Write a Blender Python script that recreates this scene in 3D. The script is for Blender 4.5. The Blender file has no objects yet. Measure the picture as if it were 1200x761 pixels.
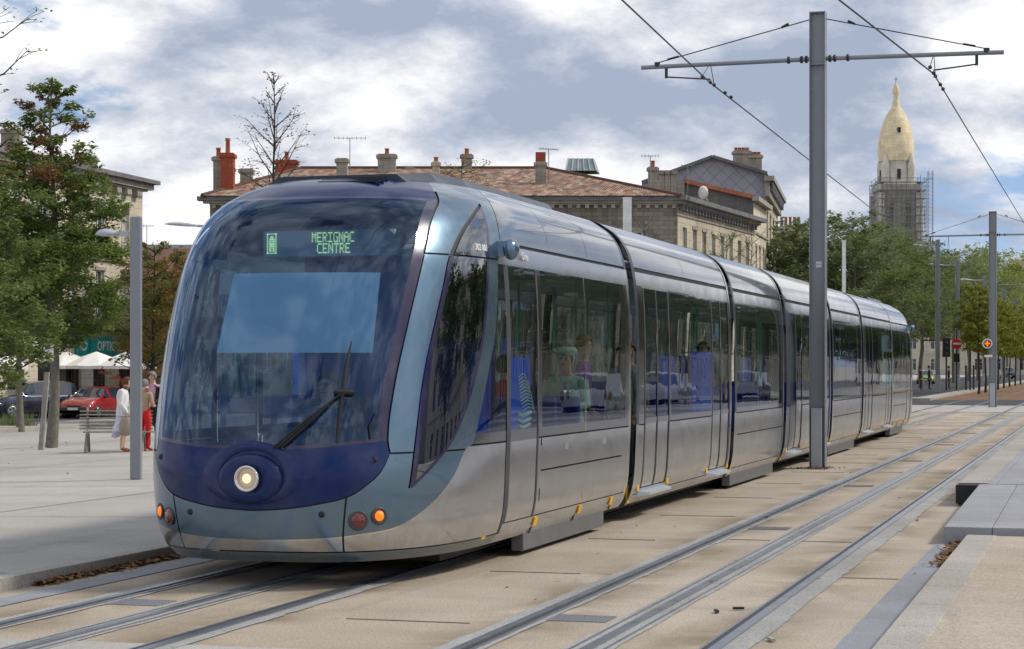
import bpy, bmesh, math, random
import numpy as np
from math import pi, sin, cos, radians as R
from mathutils import Vector, Matrix
random.seed(7)
SC = bpy.context.scene
C = SC.collection
F = 2370.0; CH = 1.72; TH = math.atan(698 / F); CT, ST = cos(TH), sin(TH)

# ---------- picture-to-place survey helpers (used only to read real positions off the photo) ----------
def W2(xc, d):                       # right of view axis, depth -> world x, y
    return (xc * CT - d * ST, xc * ST + d * CT)
def at(u, d, v=None):                # a bearing and a distance -> world point
    x, y = W2((u - 600) / F * d, d)
    return Vector((x, y, 0 if v is None else CH + (430 - v) / F * d))
def hz(v, d): return CH + (430 - v) / F * d
def plaza_z(x): return 0.10 - 0.018 * (-8.1 - x)

# ---------- scene tree helpers ----------
def setp(o, label=None, cat=None, group=None, kind=None):
    if label: o['label'] = label
    if cat: o['category'] = cat
    if group: o['group'] = group
    if kind: o['kind'] = kind
    return o
def empty(name, loc=(0, 0, 0), rz=0, label=None, cat=None, group=None):
    o = bpy.data.objects.new(name, None); C.objects.link(o)
    o.empty_display_size = .3
    o.location = loc; o.rotation_euler = (0, 0, rz)
    return setp(o, label, cat, group)
def link(name, me, parent=None):
    o = bpy.data.objects.new(name, me); C.objects.link(o)
    if parent: o.parent = parent
    return o
def copy_tree(o, parent=None, loc=None, rz=None, label=None):
    c = o.copy(); C.objects.link(c)
    if parent is not None: c.parent = parent
    for ch in list(o.children): copy_tree(ch, c)
    if loc is not None: c.location = loc
    if rz is not None: c.rotation_euler = (0, 0, rz)
    if label: c['label'] = label
    return c

class MB:
    """collects faces, builds one mesh object"""
    def __init__(s): s.v = []; s.f = []; s.m = []; s.sm = []
    def add(s, vs, fs, m=0, smooth=False):
        n = len(s.v); s.v += [tuple(p) for p in vs]
        for f in fs: s.f.append(tuple(n + i for i in f)); s.m.append(m); s.sm.append(smooth)
        return s
    def box(s, x0, x1, y0, y1, z0, z1, m=0):
        vs = [(x, y, z) for z in (z0, z1) for y in (y0, y1) for x in (x0, x1)]
        return s.add(vs, [(0, 2, 3, 1), (4, 5, 7, 6), (0, 1, 5, 4), (2, 6, 7, 3), (0, 4, 6, 2), (1, 3, 7, 5)], m)
    def obox(s, c, ax, ay, az, m=0):          # oriented box: centre, half vectors
        c = Vector(c); ax, ay, az = Vector(ax), Vector(ay), Vector(az)
        vs = [c + ax * i + ay * j + az * k for k in (-1, 1) for j in (-1, 1) for i in (-1, 1)]
        return s.add(vs, [(0, 2, 3, 1), (4, 5, 7, 6), (0, 1, 5, 4), (2, 6, 7, 3), (0, 4, 6, 2), (1, 3, 7, 5)], m)
    def bar(s, p, q, w, h=None, m=0, up=(0, 0, 1)):
        p, q = Vector(p), Vector(q); d = (q - p)
        a = d.cross(Vector(up))
        if a.length < 1e-5: a = d.cross(Vector((1, 0, 0)))
        a.normalize(); b = a.cross(d).normalized()
        return s.obox((p + q) / 2, a * w / 2, d / 2, b * (h or w) / 2, m)
    def tube(s, pts, rad, n=8, m=0, caps=True, smooth=True):
        pts = [Vector(p) for p in pts]; k = len(pts)
        if not isinstance(rad, (list, tuple)): rad = [rad] * k
        vs = []; prev = None
        for i, p in enumerate(pts):
            d = (pts[min(i + 1, k - 1)] - pts[max(i - 1, 0)]).normalized()
            if prev is None:
                a = d.cross(Vector((0, 0, 1)))
                if a.length < .05: a = d.cross(Vector((1, 0, 0)))
            else:
                a = prev - d * prev.dot(d)
            a.normalize(); prev = a; b = d.cross(a)
            for j in range(n):
                t = 2 * pi * j / n
                vs.append(p + (a * cos(t) + b * sin(t)) * rad[i])
        fs = [(i * n + j, i * n + (j + 1) % n, (i + 1) * n + (j + 1) % n, (i + 1) * n + j) for i in range(k - 1) for j in range(n)]
        s.add(vs, fs, m, smooth)
        if caps: s.add(vs[:n], [tuple(range(n))[::-1]], m); s.add(vs[-n:], [tuple(range(n))], m)
        return s
    def lathe(s, prof, c=(0, 0, 0), n=24, m=0, axis='z', smooth=True):
        c = Vector(c); vs = []
        for r, h in prof:
            for j in range(n):
                t = 2 * pi * j / n; a, b = r * cos(t), r * sin(t)
                vs.append(c + Vector({'z': (a, b, h), 'y': (a, h, b), 'x': (h, a, b)}[axis]))
        k = len(prof)
        fs = [(i * n + j, i * n + (j + 1) % n, (i + 1) * n + (j + 1) % n, (i + 1) * n + j) for i in range(k - 1) for j in range(n)]
        if axis == 'y': fs = [f[::-1] for f in fs]
        return s.add(vs, fs, m, smooth)
    def sphere(s, c, r, n=12, m=0, sc=(1, 1, 1)):
        pr = [(max(1e-4, sin(pi * i / n)) , -cos(pi * i / n)) for i in range(n + 1)]
        c = Vector(c); vs = []; k = n + 1; q = n * 2
        for a, h in pr:
            for j in range(q):
                t = 2 * pi * j / q; vs.append(c + Vector((a * cos(t) * r * sc[0], a * sin(t) * r * sc[1], h * r * sc[2])))
        fs = [(i * q + j, i * q + (j + 1) % q, (i + 1) * q + (j + 1) % q, (i + 1) * q + j) for i in range(k - 1) for j in range(q)]
        return s.add(vs, fs, m, True)
    def prism(s, poly, z0, z1, m=0):           # poly in xy
        n = len(poly)
        s.add([(x, y, z0) for x, y in poly] + [(x, y, z1) for x, y in poly],
              [tuple(range(n))[::-1], tuple(range(n, 2 * n))] + [(i, (i + 1) % n, n + (i + 1) % n, n + i) for i in range(n)], m)
        return s
    def build(s, name, mats, parent=None, bevel=0, loc=None, rz=None):
        me = bpy.data.meshes.new(name); me.from_pydata(s.v, [], s.f)
        if not isinstance(mats, (list, tuple)): mats = [mats]
        for m in mats: me.materials.append(m)
        me.polygons.foreach_set('material_index', s.m)
        me.polygons.foreach_set('use_smooth', s.sm)
        me.update()
        o = link(name, me, parent)
        if loc is not None: o.location = loc
        if rz is not None: o.rotation_euler = (0, 0, rz)
        if bevel:
            b = o.modifiers.new('bevel', 'BEVEL'); b.width = bevel; b.segments = 2; b.limit_method = 'ANGLE'
        return o

def text_mesh(name, body, size, mat, parent, M, depth=.002, bold=False, align='CENTER', sx=1.0):
    cu = bpy.data.curves.new(name, 'FONT'); cu.body = body; cu.size = size; cu.extrude = depth
    cu.align_x = align; cu.align_y = 'CENTER'; cu.resolution_u = 2
    if bold: cu.offset = size * .018
    t = bpy.data.objects.new(name, cu); C.objects.link(t)
    dg = bpy.context.evaluated_depsgraph_get(); dg.update()
    me = bpy.data.meshes.new_from_object(t.evaluated_get(dg)); me.name = name
    bpy.data.objects.remove(t); bpy.data.curves.remove(cu)
    me.transform(Matrix.Diagonal((sx, 1, 1, 1)))
    me.transform(M); me.materials.clear(); me.materials.append(mat)
    return link(name, me, parent)
def frame(origin, xdir, ydir):
    x = Vector(xdir).normalized(); y = Vector(ydir).normalized(); z = x.cross(y)
    m = Matrix((x, y, z)).transposed().to_4x4(); m.translation = Vector(origin); return m

# ---------- materials ----------
def newmat(name):
    m = bpy.data.materials.new(name); m.use_nodes = True
    nt = m.node_tree; return m, nt, nt.nodes['Principled BSDF'], nt.nodes['Material Output']
def N(nt, typ, **kw):
    n = nt.nodes.new(typ)
    for k, v in kw.items():
        if k.startswith('i_'): n.inputs[k[2:]].default_value = v
        elif k.startswith('n_'): n.inputs[int(k[2:])].default_value = v
        else: setattr(n, k, v)
    return n
def L(nt, a, b): nt.links.new(a, b)
def ramp(nt, src, stops, interp='LINEAR'):
    r = nt.nodes.new('ShaderNodeValToRGB'); r.color_ramp.interpolation = interp
    e = r.color_ramp.elements
    while len(e) < len(stops): e.new(.5)
    for i, (p, c) in enumerate(stops):
        e[i].position = p; e[i].color = (c[0], c[1], c[2], 1) if hasattr(c, '__len__') else (c, c, c, 1)
    L(nt, src, r.inputs[0]); return r.outputs[0]
def coord(nt, scale=(1, 1, 1), kind='Object', rot=(0, 0, 0)):
    tc = nt.nodes.new('ShaderNodeTexCoord'); mp = nt.nodes.new('ShaderNodeMapping')
    mp.inputs['Scale'].default_value = scale; mp.inputs['Rotation'].default_value = rot
    L(nt, tc.outputs[kind], mp.inputs[0]); return mp.outputs[0]
def noise(nt, vec, scale, detail=4, rough=.55, dist=0):
    n = N(nt, 'ShaderNodeTexNoise', i_Scale=scale, i_Detail=detail, i_Roughness=rough, i_Distortion=dist)
    L(nt, vec, n.inputs['Vector']); return n.outputs['Fac']
def mixc(nt, fac, a, b, mode='MIX'):
    n = nt.nodes.new('ShaderNodeMix'); n.data_type = 'RGBA'; n.blend_type = mode
    for i, s in ((0, fac), (6, a), (7, b)):
        if hasattr(s, 'links'): L(nt, s, n.inputs[i])
        else: n.inputs[i].default_value = s if i == 0 else (s[0], s[1], s[2], 1)
    return n.outputs[2]
def bump(nt, h, strength=.3, dist=.02):
    b = N(nt, 'ShaderNodeBump', i_Strength=strength, i_Distance=dist); L(nt, h, b.inputs['Height']); return b.outputs[0]
def simple(name, col, rough=.6, metal=0, var=.12, scale=6, bmp=0, coat=0, spec=.5, bscale=None, kind='Object'):
    """one plain material with slight uneven tone and roughness"""
    m, nt, b, out = newmat(name)
    v = coord(nt, kind=kind); n = noise(nt, v, scale, 5)
    lo = [max(0, c * (1 - var)) for c in col]; hi = [min(1, c * (1 + var)) for c in col]
    L(nt, ramp(nt, n, [(.3, lo), (.7, hi)]), b.inputs['Base Color'])
    b.inputs['Metallic'].default_value = metal; b.inputs['Specular IOR Level'].default_value = spec
    L(nt, ramp(nt, n, [(.25, max(0, rough - .06)), (.75, min(1, rough + .06))]), b.inputs['Roughness'])
    b.inputs['Coat Weight'].default_value = coat; b.inputs['Coat Roughness'].default_value = .04
    if bmp:
        n2 = noise(nt, v, bscale or scale * 8, 4); L(nt, bump(nt, n2, bmp, .02), b.inputs['Normal'])
    return m
def emit(name, col, st=1):
    m, nt, b, out = newmat(name)
    b.inputs['Base Color'].default_value = (*col, 1); b.inputs['Emission Color'].default_value = (*col, 1); b.inputs['Emission Strength'].default_value = st
    return m
def glassmat(name, tint, refl=.10, grough=.0, wav=0.0, wscale=1.2, edge=1.0, rtint=(.95, .97, 1)):
    m, nt, b, out = newmat(name); nt.nodes.remove(b)
    tr = N(nt, 'ShaderNodeBsdfTransparent'); tr.inputs[0].default_value = (*tint, 1)
    gl = N(nt, 'ShaderNodeBsdfGlossy', i_Roughness=grough); gl.inputs[0].default_value = (*rtint, 1)
    fr = N(nt, 'ShaderNodeFresnel', i_IOR=1.55)
    mp = N(nt, 'ShaderNodeMapRange', n_1=.04, n_2=1.0, n_3=refl, n_4=edge); L(nt, fr.outputs[0], mp.inputs[0])
    mx = N(nt, 'ShaderNodeMixShader'); L(nt, mp.outputs[0], mx.inputs[0]); L(nt, tr.outputs[0], mx.inputs[1]); L(nt, gl.outputs[0], mx.inputs[2])
    if wav:
        nm = bump(nt, noise(nt, coord(nt, (1, 1, 1)), wscale, 2), wav, .05); L(nt, nm, gl.inputs['Normal'])
    L(nt, mx.outputs[0], out.inputs[0]); return m

M = {}
M['black'] = simple('black_rubber', (.012, .012, .013), .55)
M['darkgrey'] = simple('dark_grey_plastic', (.05, .052, .056), .5)
M['steel'] = simple('galvanised_grey_paint', (.24, .26, .285), .38, .15, .05, 3, coat=.15)
M['steel2'] = simple('light_grey_paint', (.42, .45, .49), .4, .1, .06, 3)
M['cast'] = simple('dark_wire_metal', (.05, .05, .055), .45, .6)
M['wood'] = simple('weathered_wood', (.30, .28, .24), .8, 0, .25, 9, .25)
M['white'] = simple('white_canvas', (.86, .85, .82), .8, 0, .05)
M['whitepaint'] = simple('white_paint', (.78, .78, .76), .45)
M['yellow'] = simple('yellow_marker', (.85, .45, .02), .5)
M['red'] = simple('red_sign_paint', (.62, .02, .025), .35)

# ---------- camera ----------
cam = bpy.data.cameras.new('camera'); co = bpy.data.objects.new('camera', cam); C.objects.link(co)
co.location = (0, 0, CH); co.rotation_euler = (pi / 2, 0, TH)
cam.sensor_width = 36; cam.lens = F / 1200 * 36; cam.shift_y = 49.5 / 1200; cam.clip_end = 4000; cam.clip_start = .1
SC.camera = co
SC.render.engine = 'CYCLES'
SC.render.resolution_x = 1024; SC.render.resolution_y = 649
SC.view_settings.view_transform = 'Standard'; SC.view_settings.look = 'None'
SC.view_settings.exposure = 0; SC.view_settings.gamma = 1; SC.view_settings.use_curve_mapping = False
SC.cycles.max_bounces = 8; SC.cycles.transparent_max_bounces = 14; SC.cycles.glossy_bounces = 4; SC.cycles.diffuse_bounces = 3
SC.cycles.caustics_reflective = False; SC.cycles.caustics_refractive = False

# ---------- sky and sun ----------
SUN_EL, SUN_AZ = 44, 64      # azimuth clockwise from +Y (north): the sun stands to the right and behind the camera
w = bpy.data.worlds.new('World'); SC.world = w; w.use_nodes = True
nt = w.node_tree; bg = nt.nodes['Background']; wo = nt.nodes['World Output']
sky = N(nt, 'ShaderNodeTexSky', sky_type='NISHITA', sun_disc=False, sun_elevation=R(SUN_EL), sun_rotation=R(SUN_AZ), air_density=1.0, dust_density=.8, ozone_density=1.2)
bg.inputs[1].default_value = .15; L(nt, sky.outputs[0], bg.inputs[0])
tc = N(nt, 'ShaderNodeTexCoord')
skm = N(nt, 'ShaderNodeMapping'); skm.inputs['Location'].default_value = (0, 0, .22); skm.inputs['Scale'].default_value = (1, 1, .7); L(nt, tc.outputs['Generated'], skm.inputs[0]); L(nt, skm.outputs[0], sky.inputs['Vector'])
sep = N(nt, 'ShaderNodeSeparateXYZ'); L(nt, tc.outputs['Generated'], sep.inputs[0])
def mth(op, a, b=None, **k):
    n = N(nt, 'ShaderNodeMath', operation=op, **k)
    for i, s in ((0, a), (1, b)):
        if s is None: continue
        if hasattr(s, 'links'): L(nt, s, n.inputs[i])
        else: n.inputs[i].default_value = s
    return n.outputs[0]
zz = mth('ADD', mth('MAXIMUM', sep.outputs[2], 0.0), .42)
cmb = N(nt, 'ShaderNodeCombineXYZ')
L(nt, mth('DIVIDE', sep.outputs[0], zz), cmb.inputs[0]); L(nt, mth('DIVIDE', sep.outputs[1], zz), cmb.inputs[1]); L(nt, mth('MULTIPLY', sep.outputs[2], 1.5), cmb.inputs[2])
mpp = N(nt, 'ShaderNodeMapping'); mpp.inputs['Location'].default_value = (3.3, 1.4, .2); L(nt, cmb.outputs[0], mpp.inputs[0]); cv = mpp.outputs[0]
n1 = noise(nt, cv, 3.0, 9, .58, .15)
n2 = noise(nt, cv, 2.4, 4, .5, .1)
n3 = noise(nt, cv, 7.5, 11, .66, .1)
vor = N(nt, 'ShaderNodeTexVoronoi', feature='SMOOTH_F1', i_Scale=6.5, i_Smoothness=.6, i_Randomness=1)
vd = N(nt, 'ShaderNodeVectorMath', operation='ADD'); L(nt, cv, vd.inputs[0]); nz = N(nt, 'ShaderNodeTexNoise', i_Scale=5.0, i_Detail=6); L(nt, cv, nz.inputs['Vector']); vs_ = N(nt, 'ShaderNodeVectorMath', operation='SCALE'); L(nt, nz.outputs['Color'], vs_.inputs[0]); vs_.inputs['Scale'].default_value = .22; L(nt, vs_.outputs[0], vd.inputs[1]); L(nt, vd.outputs[0], vor.inputs['Vector'])
bil = mth('SUBTRACT', .78, vor.outputs['Distance'])
cover = ramp(nt, n1, [(.365, 0), (.43, 1)])
shade = mth('ADD', mth('ADD', mth('MULTIPLY', n2, .40), mth('MULTIPLY', n3, .36)), mth('MULTIPLY', bil, .24))
ccol = ramp(nt, shade, [(.375, (.34, .40, .52)), (.415, (.46, .51, .61)), (.45, (.60, .63, .70)), (.485, (.78, .79, .83)), (.525, (.96, .96, .97))])
bg2 = N(nt, 'ShaderNodeBackground', i_Strength=1.14); L(nt, ccol, bg2.inputs[0])
ms = N(nt, 'ShaderNodeMixShader'); L(nt, cover, ms.inputs[0]); L(nt, bg.outputs[0], ms.inputs[1]); L(nt, bg2.outputs[0], ms.inputs[2])
L(nt, ms.outputs[0], wo.inputs[0])
w.cycles.sampling_method = 'MANUAL'; w.cycles.sample_map_resolution = 1024
sl = bpy.data.lights.new('sun', 'SUN'); sl.energy = 2.6; sl.angle = R(8); sl.color = (1, .93, .82)
so = bpy.data.objects.new('sun', sl); C.objects.link(so)
dx, dy, dz = sin(R(SUN_AZ)) * cos(R(SUN_EL)), cos(R(SUN_AZ)) * cos(R(SUN_EL)), sin(R(SUN_EL))
so.rotation_euler = Vector((dx, dy, dz)).to_track_quat('Z', 'Y').to_euler()
# =================== the tram ===================
TX, TY = -6.34, 14.4
PZ = [.2, .3, .5, .85, 1.15, 1.5, 2.0, 2.5, 2.8, 3.0, 3.15, 3.25, 3.33, 3.38]
PY = [.2, .1, .03, 0, .04, .12, .28, .5, .7, .9, 1.15, 1.4, 1.75, 2.4]
PW = [1.24, 1.30, 1.35, 1.37, 1.38, 1.38, 1.38, 1.36, 1.32, 1.26, 1.16, 1.03, .87, .5]
def hermite(px, t):                       # smooth curve through points, param t in 0..n-1
    n = len(px); i = min(int(t), n - 2); f = t - i
    def sl(k):
        if k == 0: return px[1] - px[0]
        if k == n - 1: return px[-1] - px[-2]
        return (px[k + 1] - px[k - 1]) / 2
    a, b, ma, mb = px[i], px[i + 1], sl(i), sl(i + 1)
    f2, f3 = f * f, f * f * f
    return a * (2 * f3 - 3 * f2 + 1) + ma * (f3 - 2 * f2 + f) + b * (-2 * f3 + 3 * f2) + mb * (f3 - f2)
NP_ = len(PZ) - 1
LL, PP, QQ = 2.1, 2.9, 2.5
def cabS(a, s):
    z = hermite(PZ, s); y0 = hermite(PY, s); W = hermite(PW, s)
    t = min(a, 1) ** 1.45 * pi / 2
    x = W * max(sin(t), 0) ** (2 / PP); y = y0 + LL * (1 - max(cos(t), 0) ** (2 / QQ)) + max(a - 1, 0)
    return (x, y, z)
def modS(a, s):
    return (hermite(PW, s), a, hermite(PZ, s))
def lin(tab):
    xs = [p[0] for p in tab]; ys = [p[1] for p in tab]
    def f(t):
        if t <= xs[0]: return ys[0]
        if t >= xs[-1]: return ys[-1]
        for i in range(len(xs) - 1):
            if t <= xs[i + 1]:
                # smooth through points
                return hermite_at(xs, ys, i, t)
        return ys[-1]
    return f
def hermite_at(xs, ys, i, t):
    n = len(xs); h = xs[i + 1] - xs[i]
    def sl(k):
        if k == 0: return (ys[1] - ys[0]) / (xs[1] - xs[0])
        if k == n - 1: return (ys[-1] - ys[-2]) / (xs[-1] - xs[-2])
        return (ys[k + 1] - ys[k - 1]) / (xs[k + 1] - xs[k - 1])
    f = (t - xs[i]) / h; f2, f3 = f * f, f * f * f
    return ys[i] * (2 * f3 - 3 * f2 + 1) + sl(i) * h * (f3 - 2 * f2 + f) + ys[i + 1] * (-2 * f3 + 3 * f2) + sl(i + 1) * h * (f3 - f2)

class Skin:
    """a curved shell cut along feature lines into parts"""
    def __init__(s, S, agrid, sgrid):
        s.S = S; s.pv = []; s.key = {}; s.polys = []; s.cache = {}
        ids = [[s.vert(a, t) for t in sgrid] for a in agrid]
        for i in range(len(agrid) - 1):
            for j in range(len(sgrid) - 1):
                s.polys.append([ids[i][j], ids[i + 1][j], ids[i + 1][j + 1], ids[i][j + 1]])
    def vert(s, a, t):
        k = (round(a, 6), round(t, 6))
        if k not in s.key: s.key[k] = len(s.pv); s.pv.append((a, t, s.S(a, t)))
        return s.key[k]
    def cut(s, f):
        val = {}
        def V(i):
            if i not in val:
                d = f(*s.pv[i][2]); val[i] = 0.0 if abs(d) < 1e-5 else d
            return val[i]
        out = []; ed = {}
        for p in s.polys:
            vs = [V(i) for i in p]
            if not (min(vs) < 0 < max(vs)): out.append(p); continue
            A, B = [], []; n = len(p)
            for k in range(n):
                i, j = p[k], p[(k + 1) % n]; vi, vj = V(i), V(j)
                if vi >= 0: A.append(i)
                if vi <= 0: B.append(i)
                if vi * vj < 0:
                    e = (min(i, j), max(i, j))
                    if e not in ed:
                        lo, hi = (i, j) if vi < 0 else (j, i)
                        la, lt = s.pv[lo][:2]; ha, ht = s.pv[hi][:2]; t0, t1 = 0., 1.
                        for _ in range(12):
                            m = (t0 + t1) / 2
                            if f(*s.S(la + (ha - la) * m, lt + (ht - lt) * m)) < 0: t0 = m
                            else: t1 = m
                        m = (t0 + t1) / 2
                        s_i = len(s.pv); a, t = la + (ha - la) * m, lt + (ht - lt) * m
                        s.pv.append((a, t, s.S(a, t))); val[s_i] = 0.0; ed[e] = s_i
                    A.append(ed[e]); B.append(ed[e])
            if len(A) > 2: out.append(A)
            if len(B) > 2: out.append(B)
        s.polys = out
    def normal(s, i):
        a, t, p = s.pv[i]; e = 1e-3
        a0, a1 = max(a - e, 0.02), max(a, 0.02) + e; t0, t1 = max(t - e, 0), t + e
        if t1 > s.tmax: t1 = s.tmax; t0 = t1 - e
        da = Vector(s.S(a1, t)) - Vector(s.S(a0, t)); dt = Vector(s.S(a, t1)) - Vector(s.S(a, t0))
        n = da.cross(dt)
        return n.normalized() if n.length > 1e-12 else Vector((0, 0, 1))
    def parts(s, label, tmax):
        s.tmax = tmax; G = {}; nn = {}
        for p in s.polys:
            c = [sum(s.pv[i][2][k] for i in p) / len(p) for k in range(3)]
            l = label(*c)
            if l: G.setdefault(l, []).append(p)
        res = {}
        for l, ps in G.items():
            ids = sorted({i for p in ps for i in p})
            for i in ids:
                if i not in nn: nn[i] = s.normal(i)
            res[l] = (ids, ps, [s.pv[i][2] for i in ids], [nn[i] for i in ids])
        return res
def shell(res, names, side=0, off=0.0):
    """mesh from skin parts; side: 0 both halves, +1 right only, -1 left only"""
    V, NN, FF = [], [], []
    if isinstance(names, str): names = [names]
    for nm in names:
        if nm not in res: continue
        ids, ps, P, NR = res[nm]; ix = {i: k for k, i in enumerate(ids)}
        for sg in (1, -1):
            if side and sg != side: continue
            b = len(V)
            for p, n in zip(P, NR):
                n = Vector((n.x * sg, n.y, n.z)); q = Vector((p[0] * sg, p[1], p[2])) + n * off
                if abs(p[0]) < 1e-6: n.x = 0; n.normalize()
                V.append(q); NN.append(n)
            for f in ps:
                g = [b + ix[i] for i in f]
                FF.append(g if sg > 0 else g[::-1])
    return V, NN, FF
def shell_obj(name, mat, parent, res, names, side=0, off=0.0):
    V, NN, FF = shell(res, names, side, off)
    if not FF: return None
    me = bpy.data.meshes.new(name); me.from_pydata([tuple(v) for v in V], [], FF)
    me.polygons.foreach_set('use_smooth', [True] * len(FF)); me.materials.append(mat); me.update()
    me.normals_split_custom_set_from_vertices([tuple(n) for n in NN])
    return link(name, me, parent)

# --- tram materials ---
def carpaint(name, c1, c2, rough=.2, metal=.75, coat=.6, flake=.05):
    m, nt, b, out = newmat(name)
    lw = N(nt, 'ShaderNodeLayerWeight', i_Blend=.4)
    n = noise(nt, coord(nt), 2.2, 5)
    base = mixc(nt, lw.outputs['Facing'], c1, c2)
    dirt = mixc(nt, ramp(nt, n, [(.42, 0), (.8, .18)]), base, (.30, .28, .25))
    # road grime splashed up the lower body, patchy and streaked
    sz = N(nt, 'ShaderNodeSeparateXYZ'); L(nt, coord(nt), sz.inputs[0]); gz = ramp(nt, sz.outputs[2], [(.18, .75), (.48, .22), (.95, 0)]); gn = ramp(nt, noise(nt, coord(nt, (1, 2.2, .7)), 2.4, 7, .68), [(.33, .1), (.66, 1)])
    gm = N(nt, 'ShaderNodeMath', operation='MULTIPLY'); L(nt, gz, gm.inputs[0]); L(nt, gn, gm.inputs[1])
    dirt = mixc(nt, gm.outputs[0], dirt, (.20, .175, .14))
    L(nt, dirt, b.inputs['Base Color'])
    mr = N(nt, 'ShaderNodeMapRange', n_3=metal, n_4=metal * .25); L(nt, gm.outputs[0], mr.inputs[0]); L(nt, mr.outputs[0], b.inputs['Metallic'])
    L(nt, ramp(nt, n, [(.3, rough * .75), (.75, rough * 1.5)]), b.inputs['Roughness'])
    b.inputs['Coat Weight'].default_value = coat; b.inputs['Coat Roughness'].default_value = .03
    L(nt, bump(nt, noise(nt, coord(nt), 1.1, 2), .10, .03), b.inputs['Normal'])
    return m
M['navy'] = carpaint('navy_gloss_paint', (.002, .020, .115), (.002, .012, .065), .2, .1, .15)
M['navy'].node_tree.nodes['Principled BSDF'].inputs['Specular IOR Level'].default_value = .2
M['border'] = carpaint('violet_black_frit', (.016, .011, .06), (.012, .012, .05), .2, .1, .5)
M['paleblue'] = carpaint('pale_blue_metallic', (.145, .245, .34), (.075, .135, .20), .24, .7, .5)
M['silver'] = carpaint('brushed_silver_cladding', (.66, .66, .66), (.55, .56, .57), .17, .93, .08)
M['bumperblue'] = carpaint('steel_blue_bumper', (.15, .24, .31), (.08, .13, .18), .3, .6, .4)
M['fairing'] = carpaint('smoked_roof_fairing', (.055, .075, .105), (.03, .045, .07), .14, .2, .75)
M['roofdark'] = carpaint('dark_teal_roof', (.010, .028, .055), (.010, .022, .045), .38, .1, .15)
M['screen'] = glassmat('blue_tinted_windscreen', (.44, .68, .88), .08, wav=.05, wscale=1.0, rtint=(.55, .72, 1.0))
M['winglass'] = glassmat('smoked_window_glass', (.74, .81, .79), .05, wav=.06, wscale=.9, edge=.8)
M['cabglass'] = glassmat('cab_side_glass', (.17, .18, .20), .24, wav=.12, wscale=.8)
M['frit'] = simple('black_window_border', (.03, .027, .03), .12, 0, .1, coat=.5)
M['blind'] = simple('pale_blue_sun_blind', (.90, .95, .97), .8, 0, .03)
M['skirt'] = simple('grey_bogie_skirt', (.16, .165, .17), .45, .3)
M['interior'] = simple('grey_green_interior', (.55, .62, .60), .6)
M['floor'] = simple('tram_floor', (.12, .13, .13), .7)
M['bluepanel'] = simple('bright_blue_panel', (.015, .13, .90), .5)
M['seatblue'] = simple('blue_seat_fabric', (.02, .06, .40), .7)
M['poleyel'] = simple('mint_grab_pole', (.25, .55, .45), .3)
M['amber'] = emit('amber_lamp', (1, .17, .01), 1.0)
M['redlens'] = simple('dark_red_lens', (.14, .008, .008), .1, coat=1)
M['lamp'] = emit('headlamp_glow', (1, .66, .40), 1.1)
M['reflector'] = simple('warm_lamp_reflector', (.75, .60, .46), .3, .5)
M['chrome'] = simple('chrome_ring', (.7, .68, .64), .2, 1)
M['led'] = emit('display_dots', (.85, 1.0, .45), .55)
M['display'] = simple('display_panel', (.20, .27, .29), .35)
M['dash'] = simple('dashboard', (.05, .055, .06), .6)
M['bulk'] = simple('deep_blue_bulkhead', (.012, .04, .22), .5)

tram = empty('tram', (TX, TY, 0), 0, 'long silver and blue articulated tram with one round headlamp running along the street', 'tram')

sg = [i / 6 for i in range(0, NP_ * 6 + 1)]
cab_len = 7.0
ag = [i / 44 for i in range(45)] + [1 + (cab_len - .2 - LL) * i / 26 for i in range(1, 27)]
# cab shell top edge runs to s=NP_ (z 3.38); a extends so that y reaches the module end for every s -> trim at y<=cab_len
cab = Skin(cabS, ag + [1 + cab_len - LL], sg)
xa = lin([(1.0, 1.0), (1.16, .97), (1.59, .985), (2.06, 1.02), (2.62, 1.04), (3.0, 1.0), (3.11, .965), (3.22, .86), (3.33, .70)])
xm = lin([(0, .605), (.25, .62), (.5, .655), (.75, .72), (.9, .84), (.96, .93), (1.0, 1.06), (1.4, 2.5)])
zs_ = lin([(0, .375), (.15, .38), (.68, .40), (.96, .42), (1.53, .48), (2.05, .66), (2.39, .85), (2.61, 1.05), (2.79, 1.12), (3.22, 1.79), (3.36, 2.04), (3.5, 2.62), (3.56, 2.80)])
yf = lin([(.74, .55), (.80, .56), (1.03, .60), (1.41, .70), (1.72, .81), (1.99, .94), (2.4, 1.18), (2.63, 1.34), (2.86, 1.64), (3.02, 1.98), (3.14, 2.34)])
yr = lin([(.74, .54), (.80, .62), (.94, .82), (1.13, 1.08), (1.41, 1.35), (1.79, 1.62), (2.08, 1.76), (2.61, 1.97), (3.04, 2.22), (3.14, 2.33)])
yfa = lin([(2.79, 2.30), (3.0, 2.42), (3.17, 2.62), (3.33, 3.0), (3.38, 3.3)])
G = .007
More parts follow.
